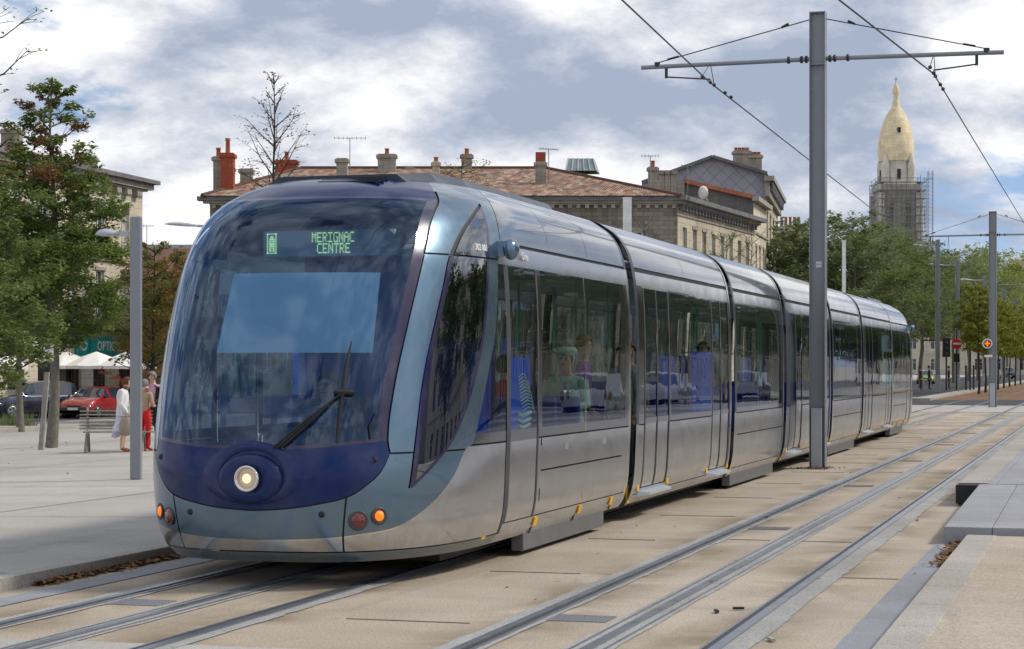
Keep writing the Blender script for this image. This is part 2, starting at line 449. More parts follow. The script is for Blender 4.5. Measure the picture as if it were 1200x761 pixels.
cuts = [lambda x, y, z: y - cab_len + .10, lambda x, y, z: y - cab_len,
        lambda x, y, z: z - xm(x), lambda x, y, z: z - xm(x) - .012,
        lambda x, y, z: x - xa(z), lambda x, y, z: x - xa(z) - .012, lambda x, y, z: x - xa(z) + .055,
        lambda x, y, z: z - 1.105 - .07 * x * x, lambda x, y, z: z - 1.08 - .07 * x * x,
        lambda x, y, z: z - 3.12, lambda x, y, z: z - 3.10,
        lambda x, y, z: z - zs_(x + y) if z < 2.9 else 1.0, lambda x, y, z: z - zs_(x + y) + .012 if z < 2.9 else 1.0,
        lambda x, y, z: z - .29, lambda x, y, z: z - .28,
        lambda x, y, z: x - .655 - (z - .2) * .13, lambda x, y, z: x - .668 - (z - .2) * .13,
        lambda x, y, z: y - yf(z), lambda x, y, z: y - yf(z) - .05, lambda x, y, z: y - yr(z), lambda x, y, z: y - yr(z) + .05, lambda x, y, z: y - yf(z) + .015, lambda x, y, z: z - 3.13,
        lambda x, y, z: z - .77,
        lambda x, y, z: z - 1.04, lambda x, y, z: z - 1.055,
        lambda x, y, z: z - 2.63, lambda x, y, z: z - 2.645, lambda x, y, z: z - 1.07, lambda x, y, z: z - 1.085,
        lambda x, y, z: z - 2.60, lambda x, y, z: z - 2.77, lambda x, y, z: z - 2.82,
        lambda x, y, z: y - yfa(z), lambda x, y, z: y - yfa(z) - .014,
        lambda x, y, z: z - .36, lambda x, y, z: z - .37, lambda x, y, z: z - .78, lambda x, y, z: z - .765,
        lambda x, y, z: z - 1.17, lambda x, y, z: z - 3.20,
        lambda x, y, z: y - 3.85 - (z-2.8)*.3, lambda x, y, z: y - 3.86- (z-2.8)*.3, lambda x, y, z: y - 5.3- (z-2.8)*.3, lambda x, y, z: y - 5.31- (z-2.8)*.3]
for yy in (2.27, 2.33, 2.39, 3.25, 3.30, 3.42, 5.02, 5.05, 6.74, 6.62):
    cuts.append(lambda x, y, z, yy=yy: y - yy)
for f in cuts: cab.cut(f)
def cablabel(x, y, z):
    if y > cab_len: return None
    if y > cab_len - .10: return 'endarch' if z < 2.77 else 'endarch_roof'
    front = x < xa(z)
    m = x + y
    if z < 1.12 or x > xa(z):
        pass
    # nose and windscreen
    if x < xa(max(z, 1.0)) and y < 3.2 and z > xm(x) :
        if z < xm(x) + .012: return 'gap'
        if z < 1.08 + .07 * x * x: return 'mask'
        if z < 1.105 + .07 * x * x: return 'border'
        if z > 3.12: return 'cap'
        if z > 3.10: return 'border'
        if x > xa(z) - .055: return 'border'
        return 'screen'
    # navy cap strip above the screen
    if z > 3.2 and y < yfa(z) and x < xa(z): return 'cap'
    if z > 1.06 and x < xa(z) + .012 and z < 3.2: return 'gap'
    # cab side glass
    if z > .77 and z < 3.13 and yf(z) < y < yr(z):
        if 2.63 < z < 2.645: return 'gap'
        if y < yf(z) + .05 and z > 2.645: return 'gap'
        if y > yr(z) - .05 or y < yf(z) + .05 or z < .84: return 'border'
        return 'cabglass_up' if z > 2.645 else 'cabglass'
    if yf(z) - .015 < y < yf(z) and .77 < z < 3.13: return 'gap'
    if y < yfa(z) and z > 2.79: return 'pillar_up' 
    zl = zs_(m)
    if z > zl and z < 2.82:
        if 1.04 < z < 1.055: return 'gap'
        if 2.63 < z < 2.645: return 'gap'
        sx = .655 + (z - .2) * .13
        if sx < x < sx + .013 and z < .9: return 'gap'
        if z > 2.645: return 'pillar_up'
        if z > 1.055: return 'pillar' if y < 1.2 or y < yf(z) else 'strip'
        if x < sx: return 'bumper_mid'
        return 'corner'
    if y < 2.27 and z > 1.0:     # dark glass triangle behind the strip
        if 1.07 < z < 1.085: return 'gap'
        if 1.085 <= z < 2.60: return 'frit' if z < 1.17 else 'wa'
        if z < 1.07: return 'silver'
    if z > 2.82:
        if y < yfa(z): return 'pillar_up'
        if y < yfa(z) + .014: return 'gap'
        for q in (3.85, 5.3):
            if q + (z-2.8)*.3 < y < q + .01 + (z-2.8)*.3: return 'gap'
        return 'fairing' if z < 3.2 else 'fairing_top'
    if z > 2.77: return 'gap'
    if z > 2.60: return 'header'
    if z < .28:
        return 'bumper' if y < 2.27 else 'silver_low'
    if z < .29 and y < 2.27: return 'gap'
    sx = .655 + (z - .2) * .13
    if sx < x < sx + .013 and y < 1: return 'gap'
    if y < 1.9 and z > zl - .012: return 'chromeline'
    if y < 2.27: return 'silver_mid' if x < sx else 'silver'
    if y < 2.33: return 'doorpost' if z > .28 else 'silver_low'
    if y < 3.30:
        if z < .36: return 'silver_low'
        if y > 3.25 or y < 2.39: return 'doorframe'
        if z < .37: return 'gap'
        if z > 1.17: return 'doorglass'
        if z > 1.07: return 'frit'
        return 'doorpanel'
    if z > 1.085:
        if y < 3.42 or 5.02 < y < 5.05 or y > 6.74: return 'frit' if not 5.02 < y < 5.05 else 'divider'
        return ('wb' if y < 5.03 else 'wc') if z > 1.17 else 'frit'
    if z > 1.07: return 'gap'
    if 3.42 < y < 6.62:
        if .765 < z < .78: return 'gap'
    if z < .36: return 'silver_low'
    if .36 <= z < .37: return 'seam'
    if 3.42 - .012 > y > 3.30 + .10: return 'seam'
    if 5.02 < y < 5.032: return 'seam'
    return 'silver'
res = cab.parts(cablabel, NP_)
M['navyglass'] = M['cabglass']
cabE = []
def cab_parts(parent):
    o = []
    S = lambda n, m, k, side=0, off=0: o.append(shell_obj(n, M[m], parent, res, k, side, off))
    S('windscreen', 'screen', 'screen'); S('windscreen_frame', 'border', 'border', 0)
    S('nose_mask', 'navy', 'mask'); S('front_roof_cap', 'navy', 'cap'); S('front_bumper', 'bumperblue', 'bumper'); S('bumper_panel', 'paleblue', 'bumper_mid')
    S('bumper_panel', 'silver', ['silver_mid']); S('panel_gap', 'black', ['gap', 'seam'], 0, -.012); S('trim_line', 'chrome', 'chromeline')
    for sd in (1, -1):
        S('corner_panel', 'paleblue', ['corner', 'strip'], sd); S('cab_pillar', 'paleblue', ['pillar', 'pillar_up'], sd)
        S('side_cladding', 'silver', ['silver', 'silver_low'], sd); S('cab_side_window', 'cabglass', ['cabglass', 'cabglass_up'], sd)
        S('door', 'silver', ['doorpanel'], sd); d = o[-1]
        shell_obj('door_window', M['winglass'], d, res, 'doorglass', sd); shell_obj('door_frame', M['darkgrey'], d, res, ['doorframe', 'doorpost'], sd, .004)
        [S('side_window', 'winglass', k_, sd, -.002) for k_ in ('wa', 'wb', 'wc')]; S('window_border', 'frit', 'frit', sd); S('window_divider', 'chrome', 'divider', sd)
        S('header_panel', 'silver', 'header', sd); S('roof_fairing', 'fairing', ['fairing', 'fairing_top'], sd)
        S('end_arch', 'chrome', 'endarch', sd); S('end_arch', 'roofdark', 'endarch_roof', sd)
    # flat roof between the fairings
    mb = MB(); mb.box(-.53, .53, 2.35, cab_len, 3.30, 3.374); mb.build('roof', M['roofdark'], parent)
    # roof equipment box with sloped front and chamfered sides
    mb = MB()
    def ring(y, hw, zt, zb): return [(-hw, y, zb), (-hw + .12, y, zt), (hw - .12, y, zt), (hw, y, zb)]
    rs = [ring(1.80, .66, 3.36, 3.27), ring(2.4, .76, 3.42, 3.26), ring(3.2, .80, 3.435, 3.26), ring(6.2, .80, 3.435, 3.26)]
    vs = [p for r in rs for p in r]; k = len(rs)
    mb.add(vs, [(i * 4 + j, i * 4 + j + 1, i * 4 + 5 + j, i * 4 + 4 + j) for i in range(k - 1) for j in range(3)] + [(0, 3, 2, 1), (12, 13, 14, 15)], 0)
    mb.build('roof_equipment_box', M['roofdark'], parent)
    mb = MB()
    for i, zl_ in enumerate((3.268, 3.292, 3.312, 3.326)): mb.box(-.05, .50, 1.50 + i * .1, 1.535 + i * .1, zl_, zl_ + .016)
    mb.build('roof_louvre', M['black'], parent)
    # nose lamp pod
    mb = MB()
    mb.lathe([(.02, -.055), (.15, -.055), (.22, -.07), (.255, -.05), (.27, .0), (.275, .06)], (0, .01, .855), 40, axis='y')
    mb.v = [(x * 1.0, y, .855 + (z - .855) * .72) for x, y, z in mb.v]
    oval = mb.build('headlamp_pod', M['navy'], parent)
    mb = MB(); mb.add([(0, 0, 0)], []); 
    n = 40; pts = []
    def nose_y(x, z):
        s = 0
        for k in range(NP_ * 10):
            if hermite(PZ, k / 10) >= z: s = k / 10; break
        W = hermite(PW, s); q = min(abs(x) / W, 1) ** (PP / 2)
        return hermite(PY, s) + LL * (1 - (1 - q * q) ** (1 / QQ))
    # raised rounded hood round the lamp
    rings = []
    for (rx, rz, lift) in ((.27, .21, .012), (.31, .24, .028), (.36, .265, .024), (.42, .28, .0)):
        rg = []
        for j in range(n):
            t = 2 * pi * j / n
            x = rx * cos(t); z = .865 + (rz * sin(t) * (1.0 if sin(t) > 0 else .75))
            rg.append((x, nose_y(x, z) - lift, z))
        rings.append(rg)
    mb = MB(); vs = [p for r in rings for p in r]
    mb.add(vs, [(i * n + j, i * n + (j + 1) % n, (i + 1) * n + (j + 1) % n, (i + 1) * n + j) for i in range(3) for j in range(n)], 0, True)
    mb.build('lamp_hood', M['navy'], parent)
    mb = MB(); mb.lathe([(.101, -.075), (.104, -.10), (.095, -.112), (.081, -.105), (.077, -.07)], (0, .01, .86), 32, axis='y')
    hl = mb.build('headlight', M['chrome'], parent)
    mb = MB(); mb.lathe([(.001, -.100), (.022, -.098), (.038, -.093)], (0, .01, .86), 28, axis='y'); mb.build('bulb_glow', M['lamp'], hl)
    mb = MB(); mb.lathe([(.037, -.0935), (.05, -.088), (.055, -.092), (.068, -.085), (.079, -.086)], (0, .01, .86), 28, axis='y'); mb.build('reflector', M['reflector'], hl)
    # tail lamps and indicators
    for sd in (1, -1):
        for x, z, mt, r in ((.80, .535, 'redlens', .058), (.93, .565, 'amber', .049)):
            y = nose_y(x, z); slope = (nose_y(x + .02, z) - nose_y(x - .02, z)) / .04
            nrm = Vector((slope, -1, 0)).normalized(); q = nrm.to_track_quat('Z', 'Y').to_matrix().to_4x4()
            mb = MB(); mb.lathe([(r + .022, -.002), (r + .016, .006), (r, .001), (r - .006, -.004), (.001, -.004)], n=24)
            o1 = mb.build('lamp_housing', M['darkgrey'], parent); T = Matrix.Translation(Vector((x, y, z)) + nrm * .003) @ q; o1.data.transform(T)
            mb = MB(); mb.lathe([(r * .82 if mt == 'amber' else r, .002), (r * .7, .012), (.001, .018)], n=20)
            o2 = mb.build('tail_light' if mt == 'redlens' else 'indicator_light', M[mt], o1); o2.data.transform(T)
            for ob in (o1, o2):
                if sd < 0: ob.data.transform(Matrix.Scale(-1, 4, (1, 0, 0))); ob.data.flip_normals()
        for x, z in ((.55, .585), (.90, 1.0)):
            y = nose_y(x, z); mb = MB(); mb.lathe([(.026, 0), (.022, -.01), (.001, -.008)], (sd * x, y + .002, z), 14, axis='y'); mb.build('fixing_plug', M['black'], parent)
        # rear-view camera pod
        mb = MB(); mb.sphere((sd * 1.42, 2.28, 2.73), .092, 12, 0, (.75, 1.15, 1)); mb.box(sd * 1.34 - .05, sd * 1.34 + .05, 2.24, 2.40, 2.68, 2.80)
        mb.build('rear_view_camera', M['paleblue'], parent)
        # bogie skirt, yellow jacking marks and locks
        mb = MB(); mb.box(sd * 1.19 - .06, sd * 1.19 + .06, 3.25, 6.3, .045, .215)
        mb.build('bogie_skirt', M['skirt'], parent, .01)
        for y in (1.85, 3.36, 4.98, 6.3):
            Wd = 1.297 if y > 2 else 1.275
            mb = MB(); mb.obox((sd * (Wd + .014), y + .06, .305), (.006, 0, 0), (0, .055, 0), (sd * .012, 0, .04)); mb.build('yellow_mark', M['yellow'], parent)
        for y in (4.3, 5.8):
            mb = MB(); mb.box(sd * 1.378 - .004, sd * 1.378 + .006, y, y + .045, .93, 1.0); mb.build('hatch_lock', M['chrome'], parent)
            mb.v = []; 
        mb = MB()
        for y in (3.4, 4.95, 6.45): mb.obox((sd * 1.275, y + .015, .25), (.004, 0, 0), (0, .012, 0), (sd * .02, 0, .05))
        mb.build('panel_clip', M['black'], parent)
    # wiper: twin arm and blade
    P = lambda x, z, l=.03: (x, nose_y(x, z) - l, z)
    mb = MB()
    for d in (-.018, .018, .05): mb.tube([P(.20 + d, 1.10 , .03), P(.45 + d * .7, 1.31, .06), P(.68 + d * .3, 1.52 + d * .5, .06)], .009, 6)
    mb.tube([P(.62, 1.53, .055), P(.76, 1.52, .055)], .022, 8)
    wp = mb.build('wiper_arm', M['black'], parent)
    mb = MB(); pts = [P(.66, 1.14, .02), P(.665, 1.3, .03), P(.68, 1.52, .045), P(.68, 1.75, .03), P(.69, 1.92, .02)]
    mb.tube(pts, [.008, .016, .02, .016, .005], 6); mb.build('wiper_blade', M['black'], wp)
    mb = MB(); mb.tube([P(.88, 1.16, .02), P(.87, 1.26, .03), P(.90, 1.36, .02)], .008, 6); mb.build('washer_arm', M['black'], parent)
    # inside the cab: blind, display, mirror, dashboard, bulkhead
    V = []
    mb = MB(); nx = 14
    for j in range(2):
        for i in range(nx + 1):
            z = (2.47, 1.83)[j]; x = -.42 + 1.2 * i / nx + (.03 if j else 0) * (2 * i / nx - 1); V.append((x, nose_y(x, z) + .09, z))
    mb.add(V, [(i, i + nx + 1, i + nx + 2, i + 1) for i in range(nx)], 0, True); bl = mb.build('sun_blind', M['blind'], parent)
    yd = nose_y(.3, 2.72) + .12
    mb = MB(); mb.box(-.30, .84, yd + .16, yd + .30, 2.62, 2.83); ds = mb.build('destination_display', M['display'], parent)
    FONT = {'M': '10001 11011 10101 10101 10001 10001 10001', 'E': '11111 10000 10000 11110 10000 10000 11111', 'R': '11110 10001 10001 11110 10100 10010 10001', 'I': '11111 00100 00100 00100 00100 00100 11111', 'G': '01111 10000 10000 10011 10001 10001 01111', 'N': '10001 11001 10101 10101 10011 10001 10001', 'A': '01110 10001 10001 11111 10001 10001 10001', 'C': '01111 10000 10000 10000 10000 10000 01111', 'T': '11111 00100 00100 00100 00100 00100 00100'}
    mb = MB(); yq = yd + .155
    def dots(txt, x0, z0, px, pz):
        for k, ch in enumerate(txt):
            for r, row in enumerate(FONT[ch].split()):
                for c_, b_ in enumerate(row):
                    if b_ == '1':
                        X = x0 + (k * 6 + c_) * px; Z = z0 - r * pz
                        mb.box(X, X + px * .82, yq - .006, yq, Z - pz * .82, Z)
    dots('MERIGNAC', .13, 2.812, .0078, .0118); dots('CENTRE', .175, 2.722, .0082, .0118)
    for (a, b_, c_, d) in ((-.265, -.257, 2.645, 2.81), (-.19, -.182, 2.645, 2.81), (-.265, -.182, 2.645, 2.653), (-.265, -.182, 2.802, 2.81)): mb.box(a, b_, yq - .006, yq, c_, d)
    for r, row in enumerate('01110 11111 11011 11111 11111 11011 11011'.split()):
        for c_, b_ in enumerate(row):
            if b_ == '1': mb.box(-.245 + c_ * .0095, -.2365 + c_ * .0095, yq - .006, yq, 2.79 - (r + 1) * .0185, 2.79 - r * .0185 - .003)
    mb.build('display_text', M['led'], ds)
    mb = MB(); mb.obox((-.62, nose_y(-.62, 2.0) + .2, 2.03), (.11, .02, 0), (-.01, .04, 0), (0, 0, .09)); mb.bar((-.6, nose_y(-.62, 2.0) + .2, 2.1), (-.72, nose_y(-.62, 2.0) + .15, 2.3), .012); mb.build('interior_mirror', M['black'], parent)
    mb = MB(); mb.box(-1.0, 1.0, .55, 1.05, .35, 1.10); mb.box(-.75, .8, .30, .56, .35, 1.09); mb.box(-.35, .75, 1.0, 1.3, 1.0, 1.22); mb.build('dashboard', M['dash'], parent, .03)
    mb = MB(); mb.box(-.55, 1.22, 2.44, 2.48, .36, 2.70); mb.build('cab_bulkhead', M['bulk'], parent)
    mb = MB(); mb.box(-.22, .3, 1.70, 1.80, .9, 1.50); mb.box(-.22, .3, 1.28, 1.72, .72, .86); mb.build('driver_seat', M['darkgrey'], parent, .04)
cab_root = empty('cab_body'); cab_root.parent = tram
cab_parts(cab_root)

# --- passenger modules ---
def module(y0, y1, kind):
    """kind: door or bogie; returns an Empty with parts"""
    root = empty('car_body'); root.parent = tram
    n = max(3, int((y1 - y0) / .5))
    sk = Skin(modS, [y0 + (y1 - y0) * i / n for i in range(n + 1)], [i / 4 for i in range(0, NP_ * 4 + 1)])
    a, b = y0 + .26, y1
    if kind == 'door':
        Ln = b - .12 - a; D = [(a + .42, a + .42 + 1.35)]
        D.append((b - .10 - 1.30, b - .14))
        wins = [(D[0][1] + .09, D[1][0] - .09)]
    else:
        D = []; Ln = b - a; wins = [(a + .2, a + .2 + (Ln - .4) * .42), (a + .24 + (Ln - .4) * .42, b - .2)]
    for z in (.30, .31, .36, .37, .765, .78, 1.07, 1.085, 1.15, 2.60, 2.62, 2.77, 2.82, 3.18): sk.cut(lambda x, y, zz, z=z: zz - z)
    ys = [a, a + .13, b - .09, (a + b) / 2, (a + b) / 2 + .012]
    for d in D: ys += [d[0], d[1], d[0] + .05, d[1] - .05, (d[0] + d[1]) / 2 - .02, (d[0] + d[1]) / 2 + .02]
    for wv in wins: ys += [wv[0], wv[1]]
    for yq in ys: sk.cut(lambda x, y, z, q=yq: y - q)
    def lab(x, y, z):
        if y < a: return 'bellow'
        if y < a + .13: return 'arch' if z < 1.08 else 'archtop'
        if y > b - .09: return 'archend' 
        if z > 2.82: return 'gap' if (a + b) / 2 < y < (a + b) / 2 + .012 else 'fairing'
        if z > 2.77: return 'gap'
        if z > 2.62: return 'header'
        for i, d in enumerate(D):
            if d[0] < y < d[1] and z > .36:
                mid = abs(y - (d[0] + d[1]) / 2) < .02
                if z > 2.60: return 'header'
                if mid: return 'df%d' % i
                if y < d[0] + .05 or y > d[1] - .05: return 'df%d' % i
                if z < .37: return 'gap'
                return ('dg%d' % i) if z > 1.15 else ('frit' if z > 1.085 else 'dp%d' % i)
        if z > 1.085:
            if z < 1.15 or z > 2.60: return 'frit'
            for i, wv in enumerate(wins):
                if wv[0] < y < wv[1]: return 'w%d' % i
            return 'frit'
        if z > 1.07: return 'gap'
        if kind == 'bogie' and .765 < z < .78 and y > a + .3: return 'gap'
        if (a + b) / 2 < y < (a + b) / 2 + .012 and kind == 'bogie': return 'seam'
        if .30 < z < .31: return 'seam'
        return 'silver'
    r = sk.parts(lab, NP_)
    so = lambda nm, m, k, sd=0, off=0, p=None: shell_obj(nm, M[m], p or root, r, k, sd, off)
    so('gangway_bellows', 'black', 'bellow', 0, -.10); so('panel_gap', 'black', ['gap', 'seam'], 0, -.012)
    for sd in (1, -1):
        so('side_cladding', 'silver', ['silver'], sd); so('header_panel', 'silver', 'header', sd); so('roof_fairing', 'fairing', 'fairing', sd)
        so('end_arch', 'silver', 'arch', sd, .004); so('end_arch', 'roofdark', 'archtop', sd, .004); so('end_arch', 'chrome', 'archend', sd, .004); so('window_border', 'frit', 'frit', sd)
        for i in range(len(wins)): so('side_window', 'winglass', 'w%d' % i, sd, -.002)
        for i, d in enumerate(D):
            dd = so('door', 'silver', 'dp%d' % i, sd, -.004)
            so('door_window', 'winglass', 'dg%d' % i, sd, -.006, dd); so('door_frame', 'darkgrey', 'df%d' % i, sd, .003, dd)
            mb = MB(); mb.add([(sd * 1.25, d[0] - .05, .34), (sd * 1.25, d[1] + .05, .34), (sd * 1.42, d[1] - .1, .31), (sd * 1.42, d[0] + .1, .31), (sd * 1.25, d[0] - .05, .27), (sd * 1.25, d[1] + .05, .27), (sd * 1.42, d[1] - .1, .285), (sd * 1.42, d[0] + .1, .285)],
                [(0, 1, 2, 3), (7, 6, 5, 4), (3, 2, 6, 7), (0, 3, 7, 4), (1, 5, 6, 2)]); mb.build('door_step', M['steel2'], root)
            for yq in (d[0] - .16, d[1] + .05):
                mb = MB(); mb.box(sd * 1.32 - .01, sd * 1.32 + .012, yq, yq + .1, .34, .41); mb.build('yellow_mark', M['yellow'], root)
        if kind == 'bogie':
            mb = MB(); mb.box(sd * 1.19 - .06, sd * 1.19 + .06, a + .35, b - .3, .045, .215); mb.build('bogie_skirt', M['skirt'], root, .01)
        mb = MB(); mb.box(sd * 1.265 - .01, sd * 1.265 + .01, a + .03, a + .10, .22, .42); mb.build('warning_stripe', M['yellow'], root)
    mb = MB(); mb.box(-.53, .53, y0, y1, 3.30, 3.374); mb.build('roof', M['roofdark'], root)
    if kind == 'bogie' or y0 < 8:
        mb = MB(); mb.box(-.6, .6, a + .5, b - .4, 3.37, 3.41); mb.build('roof_equipment_box', M['steel2'], root, .02)
BND = [7.0, 13.1, 17.8, 23.5, 28.5, 34.8, 41.8]
kinds = ['door', 'bogie', 'door', 'bogie', 'door']
for i in range(5): module(BND[i], BND[i + 1], kinds[i])
# trailing cab: same body turned round
tail = copy_tree(cab_root, tram, (0, BND[-1], 0), pi)
tail.location = (0, BND[-1], 0)
# bellows between the fifth module and the rear cab
# interior: floor, ceiling, seats, poles, blue partitions
fl = MB(); fl.box(-1.2, 1.2, 2.3, BND[-1] - 2.3, .30, .36); fl.build('tram_floor', M['floor'], tram)
cl = MB(); cl.box(-1.1, 1.1, 2.4, BND[-1] - 2.4, 2.72, 2.76); cl.build('tram_ceiling', M['interior'], tram)
uf = MB(); uf.box(-1.0, 1.0, 1.6, BND[-1] - 1.6, .10, .26); uf.build('underframe', M['black'], tram)
def tram_seat(x, y, d):
    mb = MB(); mb.box(x - .22, x + .22, y - .2, y + .22, .78, .86); mb.box(x - .22, x + .22, y + d * .22 - .04, y + d * .22 + .04, .84, 1.42); mb.box(x - .05, x + .05, y - .1, y + .1, .36, .78)
    return mb.build('seat', M['seatblue'], tram, .03)
for y in (4.4, 5.75):
    for x in (-.95, -.48, .5, .97): tram_seat(x, y, 1 if y < 5 else -1)
for bi in (1, 3):
    for y in (BND[bi] + 1.0, BND[bi] + 1.9, BND[bi] + 3.2):
        for x in (-.97, -.5, .5, .97): tram_seat(x, y, 1)
for y in (3.5, 5.05, 8.6, 10.2, 11.9, 15.5, 19.4, 21.5, 26.0, 30.2, 33.0):
    for x in (-.35, .35):
        mb = MB(); mb.tube([(x, y, .36), (x, y, 2.72)], .018, 8); mb.build('grab_pole', M['poleyel'], tram)
M['mintstripe'] = simple('mint_stripe_print', (.45, .72, .70), .5)
mb = MB(); mb.box(.55, 1.2, 2.36, 2.40, .9, 1.95); mb.box(1.14, 1.17, 1.62, 2.36, .95, 1.85); pn = mb.build('blue_partition', M['bluepanel'], tram)
for y, xx in ((11.3, 1.18), (22.0, -1.18), (30.5, -1.18)):
    mb = MB(); mb.box(xx - .02, xx + .02, y, y + 1.45, .9, 1.92); mb.build('blue_partition', M['bluepanel'], tram)
# patterned decal on the inside of the first door
mb = MB()
for k in range(11):
    z = 1.66 - k * .03; c0 = 2.88 + .02 * k; hw = .13 + .012 * k if k < 6 else .20
    mb.tube([(1.346, c0 - hw, z - .035), (1.346, c0, z), (1.346, c0 + hw * .8, z - .02), (1.346, c0 + hw, z - .05)], .0075, 4)
for z, hw, th in ((1.30, .20, .022), (1.245, .19, .018), (1.195, .17, .02)):
    mb.tube([(1.346, 2.93 - hw, z), (1.346, 2.90, z - .02), (1.346, 2.95 + hw, z + .012)], th * .8, 6)
mb.build('door_decal', M['mintstripe'], tram)
mb = MB(); mb.box(1.330, 1.338, 2.46, 3.16, 1.16, 1.80); mb.build('door_decal', M['bluepanel'], tram)
# lettering
M['lettering'] = simple('white_lettering', (.8, .8, .8), .5)
text_mesh('fleet_number', '302 001', .075, M['lettering'], tram, frame((1.345 + .0, 1.66, 2.71), (.12, .99, 0), (-.08, 0, 1)), bold=True)
text_mesh('maker_lettering', 'Ome', .10, M['lettering'], tram, frame((1.358, 2.92, 2.70), (0, 1, 0), (-.1, 0, 1)))
# =================== ground ===================
def gravel(name, c1, c2, stain, sc=1.0, cracks=False, rough=.92, fine=55, rails=False):
    m, nt, b, out = newmat(name)
    v = coord(nt, kind='Object')
    f = noise(nt, v, fine, 3, .7); g = noise(nt, v, .9 * sc, 6, .6, .4); h = noise(nt, v, .22 * sc, 4, .5)
    vs = coord(nt, (1.0, .16, 1), 'Object'); st = noise(nt, vs, 1.7, 6, .65, .3)
    col = mixc(nt, ramp(nt, g, [(.3, 0), (.7, 1)]), c1, c2)
    col = mixc(nt, ramp(nt, h, [(.45, 0), (.72, .65)]), col, stain)
    col = mixc(nt, ramp(nt, st, [(.56, 0), (.75, .4)]), col, [c * .62 for c in stain])
    dark = ramp(nt, f, [(.33, .62), (.5, 1), (.7, 1.22)])
    col = mixc(nt, 1.0, col, dark, 'MULTIPLY')
    sp = noise(nt, v, 3.1, 7, .75, 1.2); col = mixc(nt, ramp(nt, sp, [(.60, 0), (.70, .5)]), col, [c * .55 for c in stain]); vt = coord(nt, (.12, 1, 1), 'Object'); tv = noise(nt, vt, 1.1, 6, .6, .2); col = mixc(nt, ramp(nt, tv, [(.50, 0), (.70, .42)]), col, [c * .72 for c in c2])
    if rails:      # oil and brake dust deposited along the rails
        sx = N(nt, 'ShaderNodeSeparateXYZ'); L(nt, coord(nt), sx.inputs[0]); prev = None
        for rx in (-7.09, -5.59, -3.78, -2.28):
            a_ = N(nt, 'ShaderNodeMath', operation='SUBTRACT', n_1=rx); L(nt, sx.outputs[0], a_.inputs[0]); c_ = N(nt, 'ShaderNodeMath', operation='ABSOLUTE'); L(nt, a_.outputs[0], c_.inputs[0])
            if prev is None: prev = c_.outputs[0]
            else: mn = N(nt, 'ShaderNodeMath', operation='MINIMUM'); L(nt, prev, mn.inputs[0]); L(nt, c_.outputs[0], mn.inputs[1]); prev = mn.outputs[0]
        ml = N(nt, 'ShaderNodeMath', operation='MULTIPLY'); L(nt, ramp(nt, prev, [(.14, 1), (.5, .12)]), ml.inputs[0]); L(nt, ramp(nt, g, [(.38, 0), (.62, .85)]), ml.inputs[1])
        col = mixc(nt, ml.outputs[0], col, (.20, .155, .10))
    L(nt, col, b.inputs['Base Color']); b.inputs['Roughness'].default_value = rough; b.inputs['Specular IOR Level'].default_value = .25
    ad = N(nt, 'ShaderNodeMath', operation='ADD'); L(nt, f, ad.inputs[0]); L(nt, g, ad.inputs[1])
    L(nt, bump(nt, ad.outputs[0], .45, .012), b.inputs['Normal'])
    return m
M['resin'] = gravel('beige_resin_gravel', (.50, .43, .35), (.42, .37, .31), (.31, .245, .165), rails=True)
M['slab'] = gravel('grey_platform_slab', (.39, .39, .42), (.34, .345, .37), (.25, .25, .26), 2, fine=120)
M['plaza'] = gravel('plaza_concrete', (.49, .465, .43), (.42, .40, .37), (.32, .30, .275), .8, fine=90)
M['concrete'] = gravel('grey_concrete', (.40, .395, .385), (.33, .33, .325), (.24, .23, .215), 2)
M['bluestone'] = gravel('blue_grey_stone', (.32, .33, .365), (.28, .29, .32), (.20, .20, .205), 2, fine=120)
M['kerb'] = gravel('pale_kerb_stone', (.46, .43, .385), (.38, .36, .32), (.28, .26, .22), 2)
M['asphalt'] = gravel('grey_asphalt', (.085, .088, .095), (.07, .072, .078), (.05, .05, .052), 1)
M['ballast'] = gravel('red_brown_ballast', (.26, .15, .085), (.20, .12, .07), (.12, .08, .05), 1)
M['rail'] = simple('worn_rail_steel', (.28, .30, .335), .3, .75, .12, 3)
M['raildark'] = simple('rail_groove', (.035, .035, .04), .6)
M['joint'] = simple('dark_joint', (.14, .12, .10), .85)

def sheet(name, pts, z, mat, kind='structure', zf=None):
    mb = MB(); n = len(pts); mb.add([(x, y, (zf(x, y) if zf else z)) for x, y in pts], [tuple(range(n))])
    o = mb.build(name, mat); setp(o, kind=kind); return o
sheet('ground', [(-900, -200), (900, -200), (900, 1500), (-900, 1500)], -.75, M['plaza'])
# track bed: resin surface
sheet('track_bed', [(-8.1, -30), (-1.3, -30), (-1.3, 78), (-8.1, 78)], 0, M['resin'])
sheet('track_bed', [(-1.3, -30), (40, -30), (40, 20), (-1.3, 20)], -.02, M['resin'])
sheet('crossing_slab', [(-8.1, -10), (-4.45, -10), (-4.45, 11.45), (-8.1, 11.3)], .004, M['plaza'])
